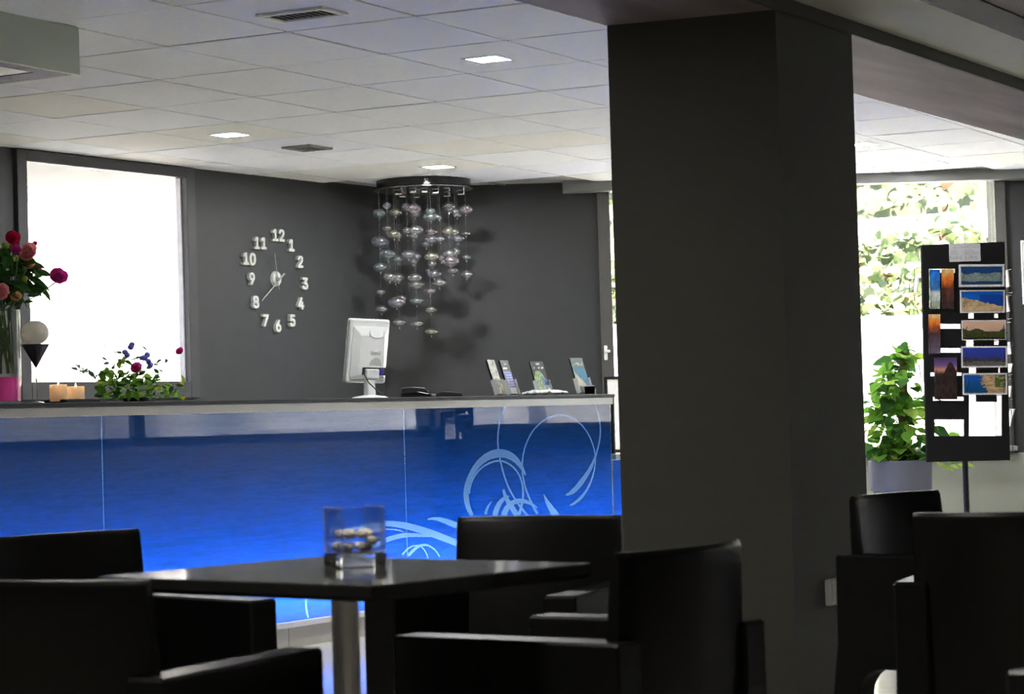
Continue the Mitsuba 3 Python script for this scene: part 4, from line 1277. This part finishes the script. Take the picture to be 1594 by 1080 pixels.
# low flower arrangement
ak = thing('flower_arrangement', 'low spreading arrangement of green leaves with pink and violet flowers beside the candles', 'flower arrangement')
AY = .14
sA = sc(205, AY)
atw = CF.tw(on_counter(212, AY), AY, CH)
put(ak + '__bowl', lathe([(0, .0005), (.05, .0005), (.06, .018), (.056, .019), (.046, .005), (0, .005)], 32), 'mat_black', atw, 30)
r = np.random.RandomState(5)
def leaf_at(px, py, y, m, L_, d=None, P=leafp):
    c = cpt(px, py, y)
    if d is None:
        d = np.array([r.normal(0, .8), r.normal(-.3, .6), r.normal(.1, .6)])
    d = np.asarray(d, float)
    c = np.array([c[0], c[1], max(c[2], CH + L_ * .55)])
    put(ak + '__leaf', P[m], None, tmat(rot_to(d, roll=r.uniform(-1.2, 1.2)), c - d / np.linalg.norm(d) * L_ * .5, L_))
for k in range(165):                                               # dense lower mass
    px = r.uniform(152, 286); py = r.uniform(586, 619)
    if py < 598 + max(0, (px - 250) * .1) - 12 * (1 - abs(px - 195) / 90) and r.rand() < .5:
        continue
    leaf_at(px, py, AY + r.uniform(-.10, .08), rng.choice(['mat_leaf', 'mat_leaf_dark', 'mat_leaf', 'mat_leaf_light']), r.uniform(.032, .052), P=heartp if r.rand() < 2 and True and 'mat_leaf_grey' not in () and False else leafp)
for k in range(90):
    t_ = r.rand(); px = 155 + 84 * r.rand(); py = 597 - 48 * r.rand() * max(.1, 1 - abs(px - 192) / 52)
    leaf_at(px, py, AY + r.uniform(-.06, .06), rng.choice(['mat_leaf', 'mat_leaf_light', 'mat_leaf_dark']), r.uniform(.026, .046))
for k in range(26):                                                # grey sprig to the left
    t_ = k / 25; px = 152 - 36 * t_; py = 592 - 22 * t_ ** .7 + r.uniform(-5, 5)
    leaf_at(px, py, AY - .04, 'mat_leaf_grey', r.uniform(.02, .034))
for (px, py) in [(185, 548), (186, 552), (179, 548), (161, 561), (166, 565), (163, 558), (224, 546), (225, 541), (213, 552), (215, 556), (233, 571), (243, 567), (246, 562), (243, 577), (250, 576), (259, 561), (260, 566), (206, 559), (200, 562), (164, 536)]:
    leaf_at(px, py, AY, 'mat_leaf_grey', r.uniform(.026, .042))
for (px, py, rp, m) in [(213, 573, 10.5, 'mat_petal_magenta'), (280, 547, 7.5, 'mat_petal_magenta')]:
    flower(ak + '__flower', cpt(px, py, AY - .05), rp * 1.15 * sA, m, int(px), 3)
for (px, py) in [(198, 553), (203, 541), (206, 537), (195, 549), (226, 557), (229, 553), (232, 563), (222, 558), (234, 568)]:
    flower(ak + '__flower', cpt(px, py, AY - .02), 7.0 * sA, 'mat_petal_violet', px, 2)
for (px, py, m) in [(191, 561, 'mat_petal_peach'), (281, 597, 'mat_petal_peach'), (165, 599, 'mat_petal_red')]:
    flower(ak + '__flower', cpt(px, py, AY - .05), 4 * sA, m, px, 2)
for (px, py) in [(280, 547), (213, 573), (204, 541), (228, 555), (185, 548), (246, 563), (259, 562), (118, 575), (162, 560), (191, 561)]:
    c = cpt(px, py, AY - .02)
    b0 = cpt(px * .5 + 205 * .5, 604, AY)
    put(ak + '__stem', tube([b0, (b0 * .5 + c * .5) + [0, 0, .01], c + [0, .004, 0]], .0011, 5), 'mat_stem', smooth=30)
fp_ = CF.tw(on_counter(284, .05), .05, CH + .002)
put('fallen_petal', leaf_mesh(.026, .022, bend=-.5), 'mat_petal_yellow', fp_ @ T().rotate([0, 1, 0], -25))
lab('fallen_petal', 'small yellow petal fallen on the counter right of the flowers', 'petal')

# ------------------------------------------------------------------ postcard stand
RY = 13.0
rk = thing('postcard_stand', 'black rotating postcard stand with wire pockets on a thin post', 'postcard stand')


def rp(x, y):
    q = ony(1300 + x / 2.8435, 340 + y / 2.8435, RY)
    return q[0], q[2]


def rect(x0, y0, x1, y1):
    a_, b_ = rp(x0, (y0 + y1) / 2), rp(x1, (y0 + y1) / 2)
    c_, d2 = rp((x0 + x1) / 2, y0), rp((x0 + x1) / 2, y1)
    return a_[0], b_[0], d2[1], c_[1]                            # x0 x1 z0 z1


corners = [rp(384, 118), rp(748, 103), rp(772, 1070), rp(408, 1078)]
plate = sg.Polygon(corners)
holes = [(415, 222, 530, 240), (465, 466, 556, 487), (418, 574, 556, 594), (580, 538, 613, 570), (703, 535, 724, 560), (592, 660, 624, 684), (722, 655, 730, 684), (434, 790, 570, 806), (440, 890, 570, 962), (592, 778, 624, 962), (716, 778, 738, 962), (624, 812, 738, 962),
         (422, 682, 442, 697), (535, 682, 560, 696), (590, 418, 614, 442), (704, 418, 722, 440), (417, 222, 420, 395)]
for hb in holes:
    q = [rp(hb[0], hb[1]), rp(hb[2], hb[1]), rp(hb[2], hb[3]), rp(hb[0], hb[3])]
    plate = plate.difference(sg.Polygon(q))
put(rk + '__panel', prism(plate, .012), 'mat_black', T().translate([0, RY, 0]))
bp = rp(590, 1075)
put(rk + '__post', lathe([(0, .01), (.016, .01), (.016, bp[1] + .05), (0, bp[1] + .05)], 20), 'mat_black', T().translate([rp(588, 1000)[0], RY + .10, 0]), 30)
put(rk + '__base', lathe([(0, 0), (.24, 0), (.24, .012), (.05, .03), (0, .03)], 40), 'mat_black', T().translate([rp(588, 1000)[0], RY + .10, 0]), 30)
# back faces of the four sided stand
tl_, tr_, br_, bl_ = [np.array(c) for c in corners]
for (p0, p1) in ((tl_, bl_), (tr_, br_)):
    put(rk + '__edge_bar', tube([(p0[0], RY + .012, p0[1]), (p1[0], RY + .012, p1[1])], .006, 8), 'mat_black')


def card(x0, y0, x1, y1, fn, label, border=.0, y=.012, bw=(.8, .8, .78)):
    a_, b_, z0, z1 = rect(x0, y0, x1, y1)
    w, h_ = b_ - a_, z1 - z0

    def f2(u, v):
        c = fn(u, v)
        if border:
            bu = border / w; bv = border / h_
            k = (u < bu) | (u > 1 - bu) | (v < bv) | (v > 1 - bv)
            c[k] = bw
        return c
    sh, col = print_sheet(w, h_, f2, 72, 46)
    col = np.clip(col * 1.35, 0, .9)
    key = thing('postcard', label, 'postcard', 'postcards in the stand')
    put(key, sh, 'mat_print', T().translate([(a_ + b_) / 2, RY - y, (z0 + z1) / 2]).rotate([0, 1, 0], 1.2), color=col)
    # wire pocket
    s = .0016
    e = .006
    pk = [tube([(a_ + .18 * w, RY - .001, z1 - .06 * h_), (a_ - e + .1 * w, RY - .022, z0 + .45 * h_), (a_ + .1 * w, RY - .022, z0 - e), (b_ - .1 * w, RY - .022, z0 - e), (b_ + e - .1 * w, RY - .022, z0 + .45 * h_), (b_ - .02 * w, RY - .001, z1 - .06 * h_)], s, 5),
          tube([(a_ + .1 * w, RY - .022, z0 - e), (a_ + .1 * w, RY - .001, z0 - e)], s, 5), tube([(b_ - .1 * w, RY - .022, z0 - e), (b_ - .1 * w, RY - .001, z0 - e)], s, 5)]
    put(rk + '__wire_pocket', cat(pk), 'mat_black', smooth=30)
    return key


def land(sky_, mid, low, h1, h2, sd, rough=.1):
    def fn(u, v):
        n_ = nz3(u, v * .4, 5, sd) * .5 + .25; n2 = nz3(u, v, 22, sd + 3)
        c = np.empty((len(u), 3)); c[:] = np.array(S(*sky_)) * (1.15 - .4 * (1 - v))[:, None]
        hh = h1 + (n_ - .5) * rough * 4
        k = v < hh; c[k] = np.array(S(*mid)) * (.55 + .9 * n2[k, None])
        k = v < h2 + (n2 - .5) * .08; c[k] = np.array(S(*low)) * (.75 + .5 * n2[k, None])
        return c
    return fn


def beach(u, v):
    n2 = nz3(u, v, 16, 5)
    c = np.empty((len(u), 3)); c[:] = np.array(S(20, 95, 190)) * (1.2 - .5 * v)[:, None]
    k = (v < .78) & (u > .45); c[k] = np.array(S(12, 62, 150))
    k = v < .72 - .48 * u + (n2 - .5) * .12; c[k] = np.array(S(178, 152, 112)) * (.65 + .7 * n2[k, None])
    k = v < .30; c[k] = np.array(S(190, 165, 125)) * (.7 + .6 * n2[k, None])
    return c


def cove(u, v):
    n2 = nz3(u, v, 14, 9)
    c = np.empty((len(u), 3)); c[:] = np.array(S(15, 75, 150)) * (.4 + .9 * v)[:, None] + np.array(S(0, 60, 50)) * (1 - v)[:, None] * .6
    k = u > .40 + .15 * (1 - v) + (n2 - .5) * .2; c[k] = np.array(S(180, 150, 112)) * (.6 + .8 * n2[k, None])
    k = (u > .72) & (v > .35) & (n2 > .36); c[k] = np.array(S(70, 95, 45)) * (.6 + .8 * n2[k, None])
    return c


def grad(stops):
    vs = [s[0] for s in stops]; cs_ = np.array([S(*s[1]) for s in stops])

    def fn(u, v):
        n2 = nz3(u * .4, v, 12, 2)
        c = np.stack([np.interp(v, vs, cs_[:, i]) for i in range(3)], 1)
        return c * (.6 + .8 * n2[:, None])
    return fn


card(545, 203, 748, 303, land((25, 60, 110), (120, 135, 130), (25, 60, 100), .62, .24, 3), 'white bordered postcard of a hazy coast, top of the right column', .012)
card(550, 317, 750, 418, beach, 'white bordered postcard of a sandy beach and blue sea, second in the right column', .008)
card(558, 450, 755, 538, land((205, 170, 145), (62, 68, 34), (30, 30, 20), .52, .12, 12, .12), 'postcard of trees under a peach sky, third in the right column', .004)
card(556, 565, 760, 660, land((45, 60, 150), (60, 60, 62), (96, 94, 90), .45, .28, 14), 'postcard of a night blue sky over a road, fourth in the right column', .009)
card(562, 684, 760, 780, cove, 'white bordered postcard of a blue cove and rocks, fifth in the right column', .009)
card(417, 228, 463, 400, grad([(0, (150, 160, 130)), (.4, (205, 215, 210)), (.5, (60, 110, 170)), (1, (25, 110, 200))]), 'narrow blue and white postcard, top left in the stand')
card(470, 224, 524, 400, grad([(0, (60, 45, 48)), (.5, (90, 50, 40)), (.62, (180, 85, 40)), (.8, (240, 130, 50)), (1, (250, 180, 120))]), 'narrow postcard of an orange sunset, second in the top left row')
card(412, 424, 465, 598, grad([(0, (110, 95, 110)), (.5, (70, 50, 52)), (.66, (150, 70, 40)), (.85, (245, 135, 50)), (1, (250, 190, 140))]), 'narrow postcard of an orange sunset, left in the second row')
def rock(u, v):
    n2 = nz3(u, v, 10, 6)
    c = np.stack([np.interp(v, [0, .6, .7, .8, 1], [S(30, 25, 24)[i], S(60, 45, 40)[i], S(190, 130, 110)[i], S(110, 85, 130)[i], S(60, 50, 85)[i]]) for i in range(3)], 1)
    k = v < .58 + .3 * np.exp(-((u - .72) / .22) ** 2) + (n2 - .5) * .1
    c[k] = np.array(S(48, 36, 34)) * (.5 + 1. * n2[k, None])
    return c
card(437, 614, 538, 800, rock, 'postcard of a dark rock under a violet sunset, lower left in the stand')
# price sign
a_, b_, z0, z1 = rect(504, 112, 643, 191)
sk = thing('price_sign', 'small white price sign on top of the postcard stand', 'sign')
put(sk + '__card', box(a_, b_, RY - .006, RY - .001, z0, z1, .001), 'mat_white', T().translate([0, 0, 0]))
RF = Frame((0, RY - .006), math.pi / 2)
zz = lambda x, y: (1470 + x / 22.77, 375 + y / 22.77)
plain('mat_ink', (.30, .32, .31), .6)
for t_, x_, y_ in (('0,60 €', 390, 605), ('1,90 €', 950, 590)):
    wall_text(sk + '__lettering', t_, *zz(x_, y_), .017, .0006, 'mat_ink', RF, -.0002, False)
lines = []
for (x0_, y0_, x1_, y1_) in [(230, 215, 430, 262), (560, 200, 900, 225), (970, 185, 1200, 255), (230, 350, 430, 365), (230, 410, 470, 425), (230, 468, 460, 482), (690, 315, 950, 330), (690, 360, 1100, 375), (690, 415, 1200, 430), (690, 462, 1100, 475)]:
    p0, p1 = ony(*zz(x0_, y1_), RY), ony(*zz(x1_, y0_), RY)
    lines.append(box(p0[0], p1[0], RY - .0064, RY - .0058, (p0[2] + p1[2]) / 2 - .0009, (p0[2] + p1[2]) / 2 + .0009))
put(sk + '__text_lines', cat(lines), 'mat_ink')
# wire racks on both flanks, with cards seen edge on
for side, xa in ((1, 760), (-1, 378)):
    ws = []
    for yb in ((215, 325), (330, 440), (450, 560), (565, 690), (700, 800), (840, 1030)):
        if side < 0 and yb[0] > 560:
            continue
        x0_, z1_ = rp(xa + side * 2, yb[0]); x1_, z0_ = rp(xa + side * 30, yb[1])
        x1_t = rp(xa + side * 24, yb[0])[0]
        for yy in (.02, .16):
            ws += [tube([(x0_, RY + yy, z1_), (x1_t, RY + yy, z1_ - .01), (x1_, RY + yy, z0_), (x0_, RY + yy, z0_)], .0016, 5)]
        ws += [tube([(x1_t, RY + .02, z1_ - .01), (x1_t, RY + .16, z1_ - .01)], .0016, 5), tube([(x1_, RY + .02, z0_), (x1_, RY + .16, z0_)], .0016, 5)]
    put(rk + '__flank_wire', cat(ws), 'mat_black', smooth=30)
FLK = ['uppermost on the right flank', 'second from the top on the right flank', 'third from the top on the right flank', 'fourth on the right flank', 'next to the lowest on the right flank', 'lowest and most tilted on the right flank', 'uppermost on the left flank', 'lower on the left flank before the plant']
for kf, (xa, y0_, xb, y1_) in enumerate([(768, 225, 776, 300), (766, 340, 776, 410), (778, 545, 784, 600), (790, 640, 782, 680), (784, 740, 780, 790), (798, 842, 778, 920), (372, 260, 366, 320), (372, 640, 384, 710)]):
    p0, p1 = rp(xa, y0_), rp(xb, y1_)
    key = thing('postcard', 'white postcard seen edge on in the stand, ' + FLK[kf], 'postcard', 'edge on postcards at the flanks of the stand')
    put(key, hull([(p0[0], RY + .03, p0[1]), (p0[0] + .006, RY + .03, p0[1]), (p1[0], RY + .03, p1[1]), (p1[0] + .006, RY + .03, p1[1]), (p0[0], RY + .15, p0[1]), (p0[0] + .006, RY + .15, p0[1]), (p1[0], RY + .15, p1[1]), (p1[0] + .006, RY + .15, p1[1])]), 'mat_white')

# ------------------------------------------------------------------ potted climbing plant
PY = 14.6
pk_ = thing('potted_plant', 'tall bright green climbing plant on a moss pole in a grey pot under the window', 'plant')
pc = ony(1401, 716, PY)
pR = 49 * PY / FPX
pz = pc[2]
put(pk_ + '__pot', lathe([(0, 0), (pR * .70, 0), (pR * .86, pz - .19), (pR * .97, pz - .185), (pR, pz - .01), (pR * .985, pz), (pR * .93, pz), (pR * .92, pz - .06), (0, pz - .06)], 56, (pc[0], PY, 0)), 'mat_pot', smooth=30, label='big tapered grey pot with a broad rim')
put(pk_ + '__soil', lathe([(0, pz - .0595), (pR * .91, pz - .0595), (pR * .91, pz - .05), (0, pz - .045)], 40, (pc[0], PY, 0)), 'mat_soil')
ptop = ony(1404, 538, PY)
rr = np.linspace(0, 1, 24)
put(pk_ + '__moss_pole', tube([(pc[0] + .01 + (ptop[0] - pc[0]) * t_, PY, pz - .06 + (ptop[2] - pz + .06) * t_) for t_ in rr], .026, 12), 'mat_moss', smooth=40, label='brown moss pole')
r = np.random.RandomState(17)
spots = []
for k in range(185):
    py = 535 + 180 * r.rand() ** .8
    t_ = (py - 535) / 180
    half = 22 + 36 * min(1, t_ * 1.6)
    px = 1398 + r.normal(0, .55) * half
    if px < 1342 or px > 1462 or (px > 1440 and py < 560):
        continue
    spots.append((px, py))
for (px, py) in [(1405, 540), (1422, 546), (1428, 552), (1375, 562), (1370, 590), (1382, 575), (1358, 612), (1352, 625), (1365, 600), (1346, 640), (1350, 690), (1347, 672), (1400, 700), (1412, 690), (1425, 640), (1432, 620), (1372, 655), (1380, 640), (1390, 690), (1360, 705), (1375, 700), (1450, 640), (1456, 660), (1465, 672), (1478, 690), (1470, 700), (1485, 680), (1460, 690), (1490, 700), (1448, 700), (1440, 680), (1455, 708), (1480, 708)]:
    spots.append((px, py))
for (px, py) in spots:
    yy = PY + r.normal(-.05, .12)
    c = ony(px, py, yy)
    out = np.array([c[0] - pc[0], (yy - PY) - .06, 0])
    d = out / (np.linalg.norm(out) + .02) + np.array([r.normal(0, .3), r.normal(-.2, .3), r.normal(-.25, .35)])
    L_ = r.uniform(.075, .13)
    put(pk_ + '__leaf', heartp[rng.choice(['mat_leaf', 'mat_leaf_light', 'mat_leaf', 'mat_leaf_dark'])], None, tmat(rot_to(d, roll=r.uniform(-.7, .7)), c - d / np.linalg.norm(d) * L_ * .4, L_))
    if r.rand() < .45:
        b0 = np.array([pc[0] + r.uniform(-.03, .03), PY + r.uniform(-.03, .03), c[2] - r.uniform(.05, .15)])
        put(pk_ + '__stalk', tube([b0, (b0 + c) / 2 + [0, 0, .03], c], .0022, 5), 'mat_stem', smooth=30)
for (px, py) in [(1460, 722), (1468, 727), (1478, 724), (1490, 722), (1500, 721)]:
    c = ony(px, py, PY - .2)
    put(pk_ + '__leaf', leafp['mat_leaf_light'], None, tmat(rot_to((1, -.3, -.2), roll=.6), c, .07))

# ------------------------------------------------------------------ small things
# socket box on the pillar's right face
PFm = Frame(PN, math.atan2(PR[0] - PN[0], PR[1] - PN[1]))
q = PFm.at(1291, 921)
sk = thing('wall_switch', 'small pale switch box on the right face of the pillar', 'switch')
put(sk + '__plate', rbox(-.04, .06, -.022, 0, -.042, .042, .005), 'mat_white', PFm.tw(q[0], 0, q[2]), 40)
put(sk + '__rocker', rbox(-.02, .04, -.027, -.02, -.028, .028, .003), 'mat_white', PFm.tw(q[0], 0, q[2]), 40)
# poster at the right edge
a_ = ony(1589, 374, YB - .02); b_ = ony(1592, 474, YB - .02)
pk2 = thing('wall_poster', 'white framed sheet on the wall at the right edge, behind the postcard stand', 'poster')
put(pk2 + '__frame', prof_frame(a_[0], a_[0] + .36, b_[2], a_[2], .012, YB - .02, YB - .001), 'mat_white')
put(pk2 + '__sheet', box(a_[0] + .012, a_[0] + .348, YB - .012, YB - .004, b_[2] + .012, a_[2] - .012), 'mat_white')
